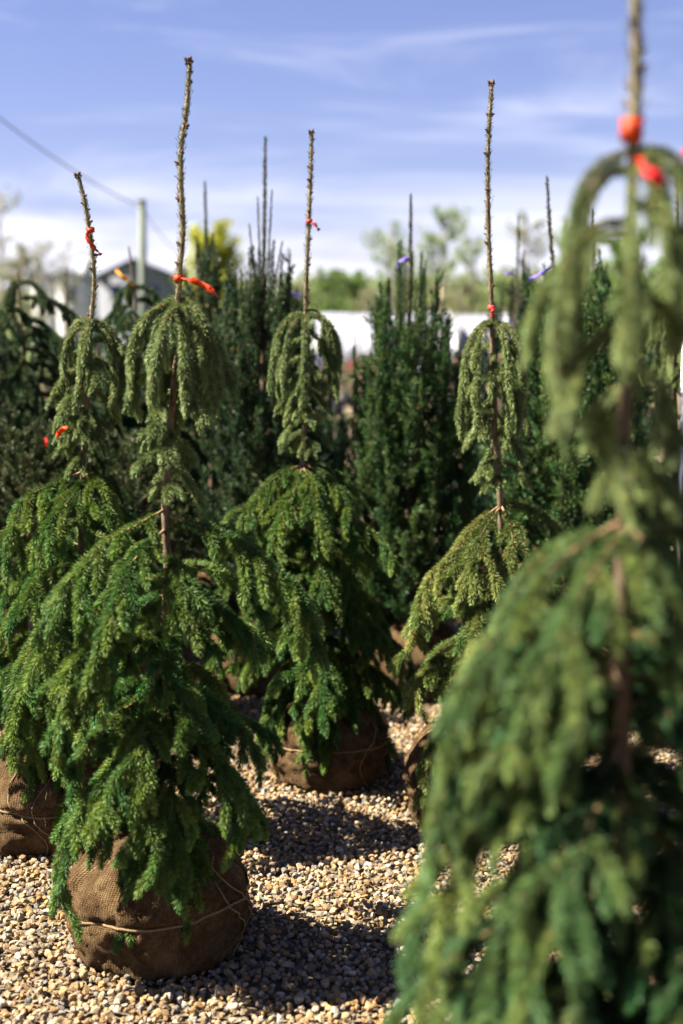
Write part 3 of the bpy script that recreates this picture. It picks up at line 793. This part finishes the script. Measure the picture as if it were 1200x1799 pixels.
# ------------------------------------------------------------------ upright spruces
def upright(label, apex, cx, depth, width, neck, seed, n=72, dens=760, w=.0054, ln=.020, spikes=7, ca=(.026, .090, .026), cb=(.090, .165, .038), base_px=None, sp=(.15, .74), tall=(), top_f=.4, ball=True):
    rnd = random.Random(seed)
    bp = P(base_px or cx, gy(depth), depth)
    base = (bp.x, bp.y, 0)
    s = Spruce('upright_spruce', label, 'tree', base, 'upright spruces in the row behind', seed, dens, w, ln, ca, cb, split=False)
    top = P(*apex, depth); mid = P(cx, 620, depth)
    trunk = spline([tuple(top), tuple(P((apex[0] * .7 + cx * .3), (apex[1] + 130), depth)), tuple(mid), (base[0], base[1], .25)], 80)
    H = top.z; zn = P(0, neck, depth).z
    v, t = tube(trunk[::-1], .018, .003, 7, .05); link('trunk', build_mesh('trunk', v - s.base, t, M_BARK, smooth=True), s.root)
    zs = trunk[:, 2]
    at_z = lambda zz: trunk[int(np.argmin(np.abs(zs - zz)))].copy()
    R_ = width * depth / FPX / 2
    # leader
    acc, wd = Acc(), Acc()
    lead = trunk[zs > H - .55][::-1]
    wd.add(*tube(lead, .006, .003, 5)); needles(acc, lead, dens * 3, .018, w * .7, (.075, .10, .045), a0=26, a1=15)
    s.emit(wd, acc, 'leader')
    for dx, ty in tall:
        g_ = spline([tuple(P(cx, neck, depth)), tuple(P(cx + dx * .6, (neck + ty) / 2, depth)), tuple(P(cx + dx, ty, depth))], 14)
        wd, acc = Acc(), Acc(); wd.add(*tube(g_, .004, .002, 5)); needles(acc, g_, dens * 1.6, .011, w * .6, (.07, .09, .04), a0=24, a1=14); s.emit(wd, acc)
    # spikes: long bare-ish shoots beside the leader
    ln0, w0, d0 = s.ln, s.w, s.dens; s.ln, s.w, s.dens = .017, w0 * .6, d0 * 2.4
    for k in range(spikes):
        az = k * 2.4 + rnd.random(); z0 = zn - rnd.uniform(.0, .35)
        tipz = zn + (H - zn) * rnd.uniform(*sp)
        rr = R_ * rnd.uniform(.10, .38)
        p0 = at_z(z0); q = at_z(tipz)
        g_ = spline([tuple(p0), tuple(p0 + np.array([math.cos(az) * rr * .8, math.sin(az) * rr * .8, (tipz - z0) * .3])), (q[0] + math.cos(az) * rr, q[1] + math.sin(az) * rr, tipz)], 16)
        s.limb(g_, .004, rnd.randint(0, 2), (.06, .13), -12, yel=.5, sub=False, spread=.5, side_elev=(.6, 1.0), sstart=.1)
    s.ln, s.w, s.dens = ln0, w0, d0
    for k in range(n):
        f = (k + rnd.random()) / n
        ztb = zn + (H - zn) * top_f
        tz = .50 + f * (ztb - .50) + rnd.uniform(-.07, .07)
        rise = min(rnd.uniform(.16, .34) * (1 + f), tz - .24)
        z0 = tz - rise
        env = R_ * max(.12, 1 - (max(0, tz - .5) / (H - .5)) ** 2.2) * rnd.uniform(.8, 1.06)
        az = k * 2.399 + rnd.uniform(-.3, .3)
        p0 = at_z(z0)
        c, sn = math.cos(az), math.sin(az)
        g_ = spline([tuple(p0), tuple(p0 + np.array([c * env * .55, sn * env * .55, rise * .18])), tuple(p0 + np.array([c * env * .9, sn * env * .9, rise * .5])), tuple(p0 + np.array([c * env * 1.0, sn * env * 1.0, rise]))], 14)
        s.limb(g_, .004, 12, (.05, .10), -2, yel=rnd.random(), sub=True, side_elev=(.1, .9), sstart=.12, bare=.08, spread=1.1)
    if ball: root_ball(s.root, .22, .32, seed, 40, 20, detail=False)
    return s
upright('upright spruce behind the middle weeping spruce, tall thin leader and dense dark spikes', (466,245), 462, 5.8, 215, 560, 41, n=90, spikes=20, sp=(.0, .50), top_f=.30, tall=((-9, 348), (16, 335), (-24, 395), (34, 425)), ca=(.022,.065,.026), cb=(.050,.095,.030))
upright('slim upright spruce behind the front left tree, pale thin leader with four parallel spikes', (360,322), 372, 6.8, 190, 520, 42, n=66, spikes=9, sp=(.1, .62), ca=(.03,.07,.035), cb=(.07,.10,.04), dens=420, w=.010, ln=.024)
upright('broad dark upright spruce in open view right of centre, small purple ribbon near its top', (722,345), 718, 5.7, 275, 610, 43, n=140, spikes=20, sp=(.05, .72), dens=1050, w=.0036, ln=.019)
upright('narrow upright spruce behind the right weeping spruce, beside the white tunnel', (911,380), 903, 7.6, 165, 600, 44, n=60, spikes=12, ca=(.02,.05,.03), cb=(.04,.075,.03), dens=380, w=.010, ln=.027)
upright('upright spruce with leaning dark leader, half hidden by the blurred right tree', (961,315), 990, 5.3, 300, 600, 45, n=90, spikes=12, sp=(.1, .5))
upright('upright spruce seen through the blurred right tree, brown budded tips', (1040,372), 1052, 6.1, 200, 560, 46, n=70, spikes=13, dens=450, w=.009, ln=.023)
upright('small upright spruce right of the tallest dark one, lilac ribbon on its side', (508,440), 515, 7.0, 120, 560, 47, n=50, spikes=5, dens=500, w=.007, ln=.022, ca=(.025,.055,.03), cb=(.05,.08,.03))
upright('pale thin upright spruce far back by the left edge', (118,472), 112, 8.2, 120, 640, 48, n=36, spikes=2, dens=400, w=.008, ln=.025, ca=(.06,.08,.03), cb=(.10,.11,.05))
upright('upright spruce between the front left tree and the dark spiky one, low top', (432,470), 425, 7.6, 190, 570, 49, n=56, spikes=5, dens=350, w=.011, ln=.028)

for q_ in [("dense dark spruce filling the gap right of the front left stem", (405,545),400,8.3,190,600,51,44),
           ("dense dark spruce far back behind the crooked leader tree", (175,560),170,8.6,220,610,52,44),
           ("dense dark spruce far back at the left edge", (20,555),10,8.8,230,610,53,44),
           ("dense dark spruce far back below the polytunnel, left of the broad one", (575,660),575,8.2,120,700,54,36),
           ("dense dark spruce far back between the broad one and the right leader", (820,600),815,8.0,150,650,55,44),
           ("dense dark spruce far back behind the right umbrella of shoots", (950,560),950,8.4,170,620,56,44),
           ("dense dark spruce far back behind the blurred trunk", (1120,540),1110,7.6,230,600,57,48),
           ("dense dark spruce far back behind the front left skirt", (300,590),300,7.4,200,650,58,44),
           ("dense dark spruce far back straight behind the broad one", (705,640),705,7.9,180,690,59,44),
           ("dense dark spruce far back behind the middle skirt", (490,560),490,7.3,180,640,60,44),
           ("dense dark spruce far back behind the right weeping skirt", (880,690),880,7.2,170,740,63,44)]:
    upright(*q_, dens=200, w=.014, ln=.036, spikes=4, ca=(.018,.055,.028), cb=(.035,.080,.030))  # foliage colour lowered to stand in for deep shade between the nearer trees

# ------------------------------------------------------------------ round bushy spruces
def bushy(label, cx, topy, depth, r, seed, n=150):
    bp = P(cx, gy(depth), depth); base = (bp.x, bp.y, 0)
    s = Spruce('bushy_spruce', label, 'shrub', base, 'bushy shrubs behind the left trees', seed, 800, .0046, .017, (.030,.065,.020), (.075,.095,.030), split=False)
    top = P(cx, topy, depth).z; rnd = s.rnd
    v, t = tube(spline([(base[0], base[1], .2), (base[0], base[1], top - .2)], 10), .02, .008, 7); link('trunk', build_mesh('trunk', v - s.base, t, M_BARK), s.root)
    h = top - .35
    for k in range(n):
        u = 1 - 1.75 * (k + .5) / n; az = k * 2.399
        q = math.sqrt(max(0, 1 - u * u))
        e = np.array([base[0] + math.cos(az) * q * r, base[1] + math.sin(az) * q * r, .35 + h / 2 + u * h / 2]) * 1.0
        e += np.array([rnd.gauss(0, .03), rnd.gauss(0, .03), rnd.gauss(0, .03)])
        p0 = np.array([base[0], base[1], .3 + (e[2] - .3) * .72]); p0 = p0 + (e - p0) * .35
        g_ = spline([tuple(p0), tuple((p0 + e) / 2 - np.array([0, 0, .015])), tuple(e)], 10)
        s.limb(g_, .004, 9, (.05, .09), -4, sub=False, side_elev=(0, .9), sstart=.25, bare=.15, yel=rnd.random(), spread=1.0)
    root_ball(s.root, .24, .34, seed, 40, 20, detail=False)
bushy('rounded brown-green bushy spruce behind the left weeping spruce, orange ribbon on top', 62, 735, 5.3, .34, 61, 150)
bushy('lower rounded bushy spruce behind the gap between the two left weeping spruces', 228, 775, 5.3, .27, 62, 100)

# ------------------------------------------------------------------ ribbons
def ribbon(label, stem, r, tail, depth, width, m, loops=1, seed=0, tw_=1.0, tm=None):
    """plastic marking tape: a loop round the stem and a loose tail"""
    p = P(*stem, depth); base = p
    root = thing('ribbon', label, 'ribbon', tuple(p), 'marking ribbons tied to the trees')
    rnd = random.Random(seed)
    for q in range(loops):
        V = []; n = 20
        for i in range(n + 1):
            a = i / n * 2 * math.pi
            for h in (-1, 1):
                for th in (0, .0006):
                    rr = r + th + .0006 * math.sin(3 * a + q)
                    V.append((math.cos(a) * rr, math.sin(a) * rr, h * width / 2 + .002 * math.sin(a + q) + q * width * .7))
        T = []
        for i in range(n):
            a, b = i * 4, (i + 1) * 4
            T += [(a + 1, b + 1, b + 3, a + 3), (a, a + 2, b + 2, b), (a + 2, a + 3, b + 3, b + 2), (a, b, b + 1, a + 1)]
        link('ribbon_loop', build_mesh('ribbon_loop', V, T, m, smooth=False), root)
    if tail:
        path = spline([tuple(P(x, y, depth + dd) - base) for x, y, dd in tail], 22)
        V = []; n = len(path)
        t = np.gradient(path, axis=0); t /= np.linalg.norm(t, axis=1)[:, None]
        view = np.array([.25, -1., .2]); view /= np.linalg.norm(view)
        for i in range(n):
            f = i / (n - 1)
            side = np.cross(t[i], view); side /= np.linalg.norm(side)
            nrm = np.cross(side, t[i])
            tw = 1.05 * math.sin(f * 7 + seed)
            sd = side * math.cos(tw) + nrm * math.sin(tw)
            w = width * tw_ * (.55 + .45 * min(1, f * 4))
            if i == n - 1: w *= .8
            nn = np.cross(sd, t[i])
            for h in (-1, 1):
                for th in (-.0003, .0003): V.append(path[i] + sd * h * w / 2 + nn * th + nn * .0015 * math.cos(i * 1.7) * h)
        T = []
        for i in range(n - 1):
            a, b = i * 4, (i + 1) * 4
            T += [(a + 1, b + 1, b + 3, a + 3), (a, a + 2, b + 2, b), (a + 2, a + 3, b + 3, b + 2), (a, b, b + 1, a + 1)]
        T += [(0, 1, 3, 2), (4 * n - 4, 4 * n - 2, 4 * n - 1, 4 * n - 3)]
        link('ribbon_tail', build_mesh('ribbon_tail', V, T, tm or m), root)
ribbon('orange ribbon on the tall front left spruce, long tail blown to the right', (314,488), .0105, [(318,488,-.015),(335,492,-.02),(352,498,-.02),(368,508,-.03),(384,522,-.03)], 3.22, .015, M_ORANGE, 1, 1)
ribbon('orange ribbon on the crooked leader at the left, short tail hanging down', (159,404), .0105, [(153,408,-.015),(154,420,-.02),(163,433,-.02),(178,448,-.02)], 4.0, .013, M_ORANGE, 1, 2)
ribbon('pale orange ribbon on the middle leader, tiny tail', (543,388), .0100, [(548,390,-.014),(554,395,-.02),(561,405,-.02)], 4.55, .012, M_PINK, 1, 3)
ribbon('short pink and orange ribbon knotted just above the right spruce whorl', (864,540), .0105, [(864,542,-.013),(866,548,-.015),(866,556,-.015)], 4.12, .016, M_PINK, 1, 4)
ribbon('wide orange ribbon wrapped round the blurred near stem, red tail below the whorl', (1110,228), .0125, [(1120,278,-.06),(1134,294,-.09),(1149,309,-.10),(1163,324,-.10)], 1.7, .028, M_ORANGE, 1, 5, .55, M_RED)
ribbon('thin red ribbon at the right edge on a twig of the blurred spruce', (1208,268), .005, [(1206,270,0),(1196,282,0),(1186,296,0),(1176,312,0)], 1.75, .006, M_RED, 1, 6)
ribbon('small orange ribbon end below the upper shoots of the crooked leader tree', (98,768), .006, [(98,768,0),(104,760,-.02),(112,754,-.03),(119,750,-.03)], 3.86, .016, M_ORANGE, 0, 7)
ribbon('small red ribbon end in the bushy spruce below the orange one', (82,772), .006, [(80,768,0),(82,776,-.01),(80,784,-.01)], 4.9, .010, M_RED, 0, 8)
ribbon('two-part yellow ribbon on the dark spruce behind the left trees', (206,478), .008, [(206,476,-.03),(214,486,-.05),(224,492,-.05),(236,504,-.05)], 6.32, .020, M_YELLOW, 1, 9)
ribbon('curled purple ribbon near the top of the broad dark upright spruce', (702,466), .008, [(699,470,-.06),(703,460,-.1),(712,455,-.1),(720,456,-.1)], 5.68, .018, M_PURPLE, 0, 10)
ribbon('long purple ribbon left of the blurred tree, stretched out level', (928,494), .008, [(928,494,-.06),(940,486,-.1),(955,478,-.1),(972,468,-.1)], 5.27, .016, M_PURPLE, 0, 11)
ribbon('faint purple ribbon on the narrow upright spruce behind the right leader', (886,478), .008, [(884,476,-.06),(892,480,-.1),(902,480,-.1)], 7.55, .018, M_PURPLE, 0, 12)
ribbon('faint lilac ribbon on the small upright spruce right of the tallest one', (506,512), .008, [(504,510,-.06),(514,516,-.1),(530,520,-.1)], 6.95, .018, M_PURPLE, 0, 13)
ribbon('small purple ribbon on the upright spruce seen through the blurred tree', (1044,470), .008, [(1042,476,-.06),(1045,468,-.1),(1050,462,-.1)], 6.05, .014, M_PURPLE, 0, 14)

# ------------------------------------------------------------------ stakes, pole, cable
M_METAL = mat('galvanised', (.45, .46, .48), .4, .5, lambda t, b: b.inputs['Metallic'].__setattr__('default_value', .7))
M_POLE = mat('pole_paint', rough=.7, build=bark_build((.10, .13, .10), (.17, .20, .16), 8, .2))
M_CABLE = mat('cable', (.10, .11, .13), .7)
def pole(name, label, cat, px, pyt, depth, rad, m, taper=.9):
    p = P(px, gy(depth), depth); top = P(px, pyt, depth).z
    root = thing(name, label, cat, (p.x, p.y, 0))
    v, t = tube([(0, 0, -.05), (0, 0, top * .5), (0, 0, top)], rad, rad * taper, 14); link('shaft', build_mesh('shaft', v, t, m, smooth=True), root)
    v, t = tube([(0, 0, top + .002), (0, 0, top + rad * .5)], rad * 1.1, rad * .7, 14); link('cap', build_mesh('cap', v, t, m), root)
    return root, Vector((p.x, p.y, top))
_, ptop = pole('utility_pole', 'grey-green pole rising behind the left trees with a cable at its top', 'pole', 256, 354, 20, .062, M_POLE)
pole('stake', 'thin pale metal stake beside the weeping spruce at the right edge', 'stake', 1182, 520, 5.2, .007, M_METAL)
pole('stake', 'thin wooden stake far back, right of the broad dark upright spruce', 'stake', 773, 500, 9, .010, mat('wood_stake', rough=.8, build=bark_build((.16,.12,.07), (.30,.24,.15), 30)))
def cable(label, a, b, sag):
    a, b = Vector(a), Vector(b)
    p = [a.lerp(b, i / 30) - Vector((0, 0, sag * 4 * (i / 30) * (1 - i / 30))) for i in range(31)]
    v, t = tube([tuple(q) for q in p], .008, .008, 6)
    tag(link('cable', build_mesh('cable', v, t, M_CABLE, smooth=True)), label, 'cable', 'overhead cables')
cable('overhead cable running from the pole up to the left edge of the sky', ptop + Vector((0, 0, -.08)), P(-120, 110, 13), .12)
cable('overhead cable dropping from the pole away behind the front left leader', ptop + Vector((0, 0, -.08)), P(330, 452, 40), .15)

# ------------------------------------------------------------------ far buildings
def boxv(x0, x1, y0, y1, z0, z1):
    V = np.array([(x, y, zz) for zz in (z0, z1) for y in (y0, y1) for x in (x0, x1)], float)
    return V, np.array([(0, 1, 5, 4), (1, 3, 7, 5), (3, 2, 6, 7), (2, 0, 4, 6), (4, 5, 7, 6), (0, 2, 3, 1)])
def plaster(c):
    c = dim(c)
    def f(t, b):
        g = nd(t, 'ShaderNodeTexCoord'); n = nd(t, 'ShaderNodeTexNoise', Scale=1.2, Detail=6.0); t.links.new(g.outputs['Object'], n.inputs[0])
        t.links.new(ramp(t, n.outputs[0], [(.3, tuple(x * .85 for x in c)), (.7, c)]), b.inputs['Base Color'])
    return f
M_WHITE = mat('white_siding', rough=.6, build=plaster((.74, .74, .74)))
M_ROOF = mat('grey_shingles', rough=.8, build=plaster((.13, .14, .19)))
M_GLASS = mat('window_glass', (.05, .06, .08), .1, .6)
def house(name, label, px0, px1, y_ridge, y_eave, depth, wallm, chim=None, deep=9, gable_front=True):
    a, b = P(px0, 600, depth), P(px1, 600, depth)
    wd = b.x - a.x; cx = (a.x + b.x) / 2
    zr, ze = P(0, y_ridge, depth).z, P(0, y_eave, depth).z
    root = thing(name, label, 'building', (cx, depth, 0))
    w2 = wd / 2 * .93
    V = [(-w2, 0, -.1), (w2, 0, -.1), (w2, 0, ze), (0, 0, zr - .1), (-w2, 0, ze), (-w2, deep, -.1), (w2, deep, -.1), (w2, deep, ze), (0, deep, zr - .1), (-w2, deep, ze)]
    T = np.array([(0, 1, 2, 4), (5, 9, 7, 6), (0, 4, 9, 5), (1, 6, 7, 2)])
    wl = link('wall', build_mesh('wall', V, T, wallm), root)
    link('gable', build_mesh('gable', [V[4], V[2], V[3]], [(0, 1, 2)], wallm), root)
    link('gable', build_mesh('gable', [V[9], V[8], V[7]], [(0, 1, 2)], wallm), root)
    o = wd / 2; e = ze - (zr - ze) * .075
    for sgn in (-1, 1):
        V = [(sgn * o, -.4, e), (0, -.4, zr), (0, deep + .4, zr), (sgn * o, deep + .4, e), (sgn * o, -.4, e + .18), (0, -.4, zr + .18), (0, deep + .4, zr + .18), (sgn * o, deep + .4, e + .18)]
        rf = link('roof', build_mesh('roof', V, [(0, 1, 2, 3), (4, 7, 6, 5), (0, 4, 5, 1), (3, 2, 6, 7), (0, 3, 7, 4), (1, 5, 6, 2)], M_ROOF), root)
    nw = max(1, int(wd / 2.4))
    for k in range(nw):
        x = -w2 + (k + .5) * 2 * w2 / nw
        fr = link('window', build_mesh('window', *boxv(x - .5, x + .5, -.06, .04, ze - 1.9, ze - .6), M_WHITE), root)
        link('pane', build_mesh('pane', *boxv(x - .42, x + .42, -.08, -.03, ze - 1.82, ze - .68), M_GLASS), fr)
    if chim:
        x = P(chim[0], 600, depth).x - cx
        link('chimney', build_mesh('chimney', *boxv(x - .55, x + .55, 2, 3.1, ze - .5, P(0, chim[1], depth).z), M_WHITE), root)
house('house', 'far house with grey-blue gabled roof behind the pole', 168, 312, 456, 486, 110, mat('grey_siding', rough=.7, build=plaster((.30, .31, .36))))
house('white_building', 'far white building left of the grey-roofed house', 100, 152, 478, 492, 120, M_WHITE, (143, 452))
house('white_building', 'smallest far white building near the left edge', 58, 88, 472, 492, 125, M_WHITE)

# white polytunnel
def poly_build(t, b):
    g = nd(t, 'ShaderNodeTexCoord'); n = nd(t, 'ShaderNodeTexNoise', Scale=2.0, Detail=5.0); t.links.new(g.outputs['Object'], n.inputs[0])
    t.links.new(ramp(t, n.outputs[0], [(.3, dim((.27, .28, .34))), (.7, dim((.38, .38, .44)))]), b.inputs['Base Color'])
M_POLY = mat('white_film', rough=.4, spec=.4, build=poly_build)
def tunnel(label, px0, px1, ytop, depth):
    a, b = P(px0, 600, depth), P(px1, 600, depth); zt = P(0, ytop, depth).z
    L = b.x - a.x; root = thing('polytunnel', label, 'greenhouse', ((a.x + b.x) / 2, depth, 0), 'white polytunnels across the nursery')
    n, rr = 18, 2.6
    prof = [(rr * math.cos(math.pi * i / n) , .7 + (zt - .7) * math.sin(math.pi * i / n)) for i in range(n + 1)]
    prof = [(-y, zz) for y, zz in prof]; prof = [(prof[0][0], -.05)] + prof + [(prof[-1][0], -.05)]
    m = len(prof); V = []
    for x in np.linspace(-L / 2, L / 2, 13):
        for y, zz in prof: V.append((x, rr + y, zz + .02 * math.sin(x * 3)))
    i = (np.arange(12)[:, None] * m + np.arange(m - 1)[None]).ravel()
    link('film', build_mesh('film', V, np.stack([i, i + m, i + m + 1, i + 1], 1), M_POLY, smooth=True), root)
    for x in np.linspace(-L / 2, L / 2, 9):
        v, t = tube([(x, rr + y * 1.012, zz * 1.012) for y, zz in prof], .03, .03, 5)
        link('hoop', build_mesh('hoop', v, t, M_METAL), root)
    for x in (-L / 2, L / 2):
        V = [(x, rr + y, zz) for y, zz in prof]; c = len(V); V.append((x, rr, .5))
        link('end_wall', build_mesh('end_wall', V, [(k, k + 1, c) for k in range(c - 1)], M_POLY), root)
tunnel('long white polytunnel across the nursery behind the middle trees', 552, 800, 548, 42)
tunnel('second white polytunnel, right of the long one, behind the right leader', 815, 950, 552, 44)

# ------------------------------------------------------------------ potted flowering shrubs in front of the tunnels
def leaf_build(t, b):
    a = nd(t, 'ShaderNodeVertexColor', layer_name='tint'); t.links.new(a.outputs[0], b.inputs['Base Color'])
    tr = nd(t, 'ShaderNodeBsdfTranslucent'); t.links.new(a.outputs[0], tr.inputs[0])
    mx = nd(t, 'ShaderNodeMixShader'); mx.inputs[0].default_value = .35
    t.links.new(b.outputs[0], mx.inputs[1]); t.links.new(tr.outputs[0], mx.inputs[2]); t.links.new(mx.outputs[0], t.nodes['Material Output'].inputs[0])
M_LEAF = mat('leaves', rough=.6, spec=.3, build=leaf_build)
M_POT = mat('plastic_pot', (.03, .03, .035), .5)
def leaves(C, size, cols, rnd_jit=.3):
    n = len(C)
    a = rng.standard_normal((n, 3)); a /= np.linalg.norm(a, axis=1)[:, None]
    b = np.cross(a, rng.standard_normal((n, 3))); b /= np.linalg.norm(b, axis=1)[:, None]
    sz = size * rng.uniform(.6, 1.3, (n, 1))
    V = np.stack([C - a * sz, C + b * sz * .5, C + a * sz, C - b * sz * .5], 1).reshape(-1, 3)
    c = K * np.asarray(cols)[rng.integers(0, len(cols), n)] * rng.uniform(1 - rnd_jit, 1 + rnd_jit, (n, 1))
    return V, np.arange(n * 4).reshape(n, 4), np.repeat(c, 4, 0)
def pot_shrub(label, px, depth, r, h, cols):
    p = P(px, 600, depth); root = thing('potted_shrub', label, 'shrub', (p.x, depth, 0), 'potted shrubs before the polytunnel')
    v, t = tube([(0, 0, 0), (0, 0, .3)], .14, .19, 12); link('pot', build_mesh('pot', v, t, M_POT), root)
    C = rng.standard_normal((420, 3)); C *= (r * rng.random((420, 1)) ** .35) / np.linalg.norm(C, axis=1)[:, None]
    C[:, 2] = C[:, 2] * h / (2 * r) + .3 + h / 2
    V, T, K = leaves(C, .045, cols); link('foliage', build_mesh('foliage', V, T, M_LEAF, K), root, kind='stuff')
G1, RD, PK, TN = (.06, .10, .03), (.45, .05, .05), (.50, .16, .24), (.24, .19, .11)
for i, (px, d, cols, w_) in enumerate([(612, 30, [G1, TN, PK], 'pinkish shrub in a pot before the long tunnel, nearest the middle tree'), (632, 29, [RD, G1, RD], 'red-leaved potted shrub before the long tunnel'),
                                   (655, 31, [PK, TN, G1], 'pink and tan potted shrub before the long tunnel, beside the broad upright spruce'), (804, 28, [RD, G1], 'red-leaved potted shrub beside the right weeping spruce leader'),
                                   (590, 26, [TN, G1], 'tan dry-looking potted shrub by the middle weeping spruce'), (645, 24, [TN, G1, TN], 'greyish tan potted shrub low between the middle and broad spruces')]):
    pot_shrub(w_, px, d, .36, .75, cols)

# ------------------------------------------------------------------ far broadleaf trees
def broadleaf(label, px, ytop, depth, wpx, cols, n, seed, size=None, leafy=1.0, bare=False, ylow=None):
    rnd = random.Random(seed)
    p = P(px, 600, depth); top = P(0, ytop, depth).z; rw = wpx * depth / FPX / 2
    root = thing('broadleaf_tree', label, 'tree', (p.x, depth, 0), 'distant trees behind the nursery')
    v, t = tube([(0, 0, -.1), (rnd.uniform(-.2, .2), 0, top * .4), (rnd.uniform(-.3, .3), 0, top * .9)], top * .022, top * .005, 7, .05)
    trunk = link('trunk', build_mesh('trunk', v, t, M_FARBARK, smooth=True), root)
    ends = []
    acc = Acc()
    for k in range(24):
        z0 = top * rnd.uniform(.22, .85); az = k * 2.4
        L = min(rw, top * .5) * rnd.uniform(.55, 1.05) * (1.15 - z0 / top * .6)
        g_ = grow((0, 0, z0), az, rnd.uniform(.35, 1.1), L * 1.15, 0, 8, .14, r=rnd)
        acc.add(*tube(g_, top * .005, top * .0012, 3))
        for j in range(2, 8):
            for q in range(2):
                g2 = grow(g_[j], az + rnd.uniform(-1.4, 1.4), rnd.uniform(.1, 1.3), L * rnd.uniform(.2, .45), 0, 5, .2, r=rnd)
                acc.add(*tube(g2, top * .0016, top * .0006, 3)); ends.append(g2[1:])
    link('limbs', build_mesh('limbs', *acc.get(), M_FARBARK), root)
    if not bare:
        E = np.vstack(ends); m = int(n * leafy * .6)
        C = E[rng.integers(0, len(E), m)] + rng.normal(0, rw * .055, (m, 3))
        C[:, 2] = np.minimum(C[:, 2], top * 1.02)
        V, T, K = leaves(C, size or rw * .058, cols)
        link('crown', build_mesh('crown', V, T, M_LEAF, K), root, kind='stuff')
YG = [(.48, .50, .03), (.56, .55, .04), (.38, .42, .03)]
LG = [(.26, .36, .12), (.32, .40, .14), (.20, .30, .09)]
GG = [(.14, .25, .04), (.19, .30, .05), (.10, .17, .04)]
PG = [(.32, .36, .22), (.38, .40, .25), (.27, .29, .18)]
BR = [(.25, .22, .12), (.20, .23, .08), (.28, .26, .15)]
broadleaf('bright yellow-green tree behind the front left leader', 372, 395, 70, 150, YG, 9000, 1)
broadleaf('fresh green tree between the middle leader and the dark spiky spruce', 572, 462, 60, 90, GG, 6000, 2)
broadleaf('round green tree just right of the middle whorl, above the polytunnel', 610, 478, 75, 110, GG, 6000, 3)
broadleaf('tall pale thin-leaved tree right of the middle leader', 690, 372, 90, 130, LG, 2300, 4)
broadleaf('tallest pale thin-leaved tree over the broad dark spruce', 775, 348, 95, 130, LG, 2600, 5)
broadleaf('pale thin-leaved tree left of the right leader', 828, 398, 88, 110, LG, 2300, 6)
broadleaf('pale thin-leaved tree right of the right leader', 925, 350, 92, 120, PG, 2300, 7)
broadleaf('hazy leafing tree behind the blurred right spruce', 1010, 372, 90, 140, LG, 3500, 8)
broadleaf('greener tree behind the blurred right stem', 1100, 392, 80, 150, GG, 6500, 9)
broadleaf('bushy green tree by the right edge', 1185, 420, 70, 130, GG, 6500, 10)
broadleaf('bare tree with fine twigs at the left edge', 5, 318, 85, 150, PG, 1300, 11)
broadleaf('small bare tree left of the crooked leader', 72, 385, 95, 110, PG, 700, 12)
broadleaf('olive green tree low at the left edge', 40, 408, 75, 80, BR, 4500, 13)
broadleaf('bare tree right of the crooked leader, left of the pole', 118, 400, 100, 90, PG, 500, 14)
for i, (px, yt, w_, c, tx) in enumerate([(655,500,90,BR,'brown-green tree low on the skyline above the long polytunnel'),(740,492,100,BR,'olive tree on the skyline behind the broad dark spruce'),(812,486,90,BR,'olive tree on the skyline just left of the right leader'),
                                     (885,470,100,LG,'soft green tree on the skyline just right of the right leader'),(950,480,90,GG,'green tree on the skyline left of the blurred spruce'),(530,492,80,BR,'dull tree on the skyline just left of the middle whorl'),
                                     (450,488,90,BR,'dull tree on the skyline behind the dark spiky spruce'),(330,492,80,BR,'dull tree on the skyline right of the far house'),(1060,440,110,LG,'light green tree behind the blurred spruce stem')]):
    broadleaf(tx, px, yt, 64 + 3 * i, w_, c, 4200, 30 + i)
# woods on the hill: one mass
Cs = []
for k in range(900):
    x = random.uniform(-330, 330); y = random.uniform(395, 640)
    zz = hillz(x, y); hgt = random.uniform(5, 9)
    q = rng.standard_normal((26, 3)); q *= (hgt * .45) * rng.random((26, 1)) ** .4 / np.linalg.norm(q, axis=1)[:, None]
    Cs.append(q + np.array([x, y, zz + hgt * .5]))
V, T, K = leaves(np.vstack(Cs), 1.5, BR + GG[:2] + PG)
tag(link('hillside_woods', build_mesh('hillside_woods', V, T, M_LEAF, K), kind='stuff'), 'far wooded hillside in early spring leaf along the horizon', 'woods')
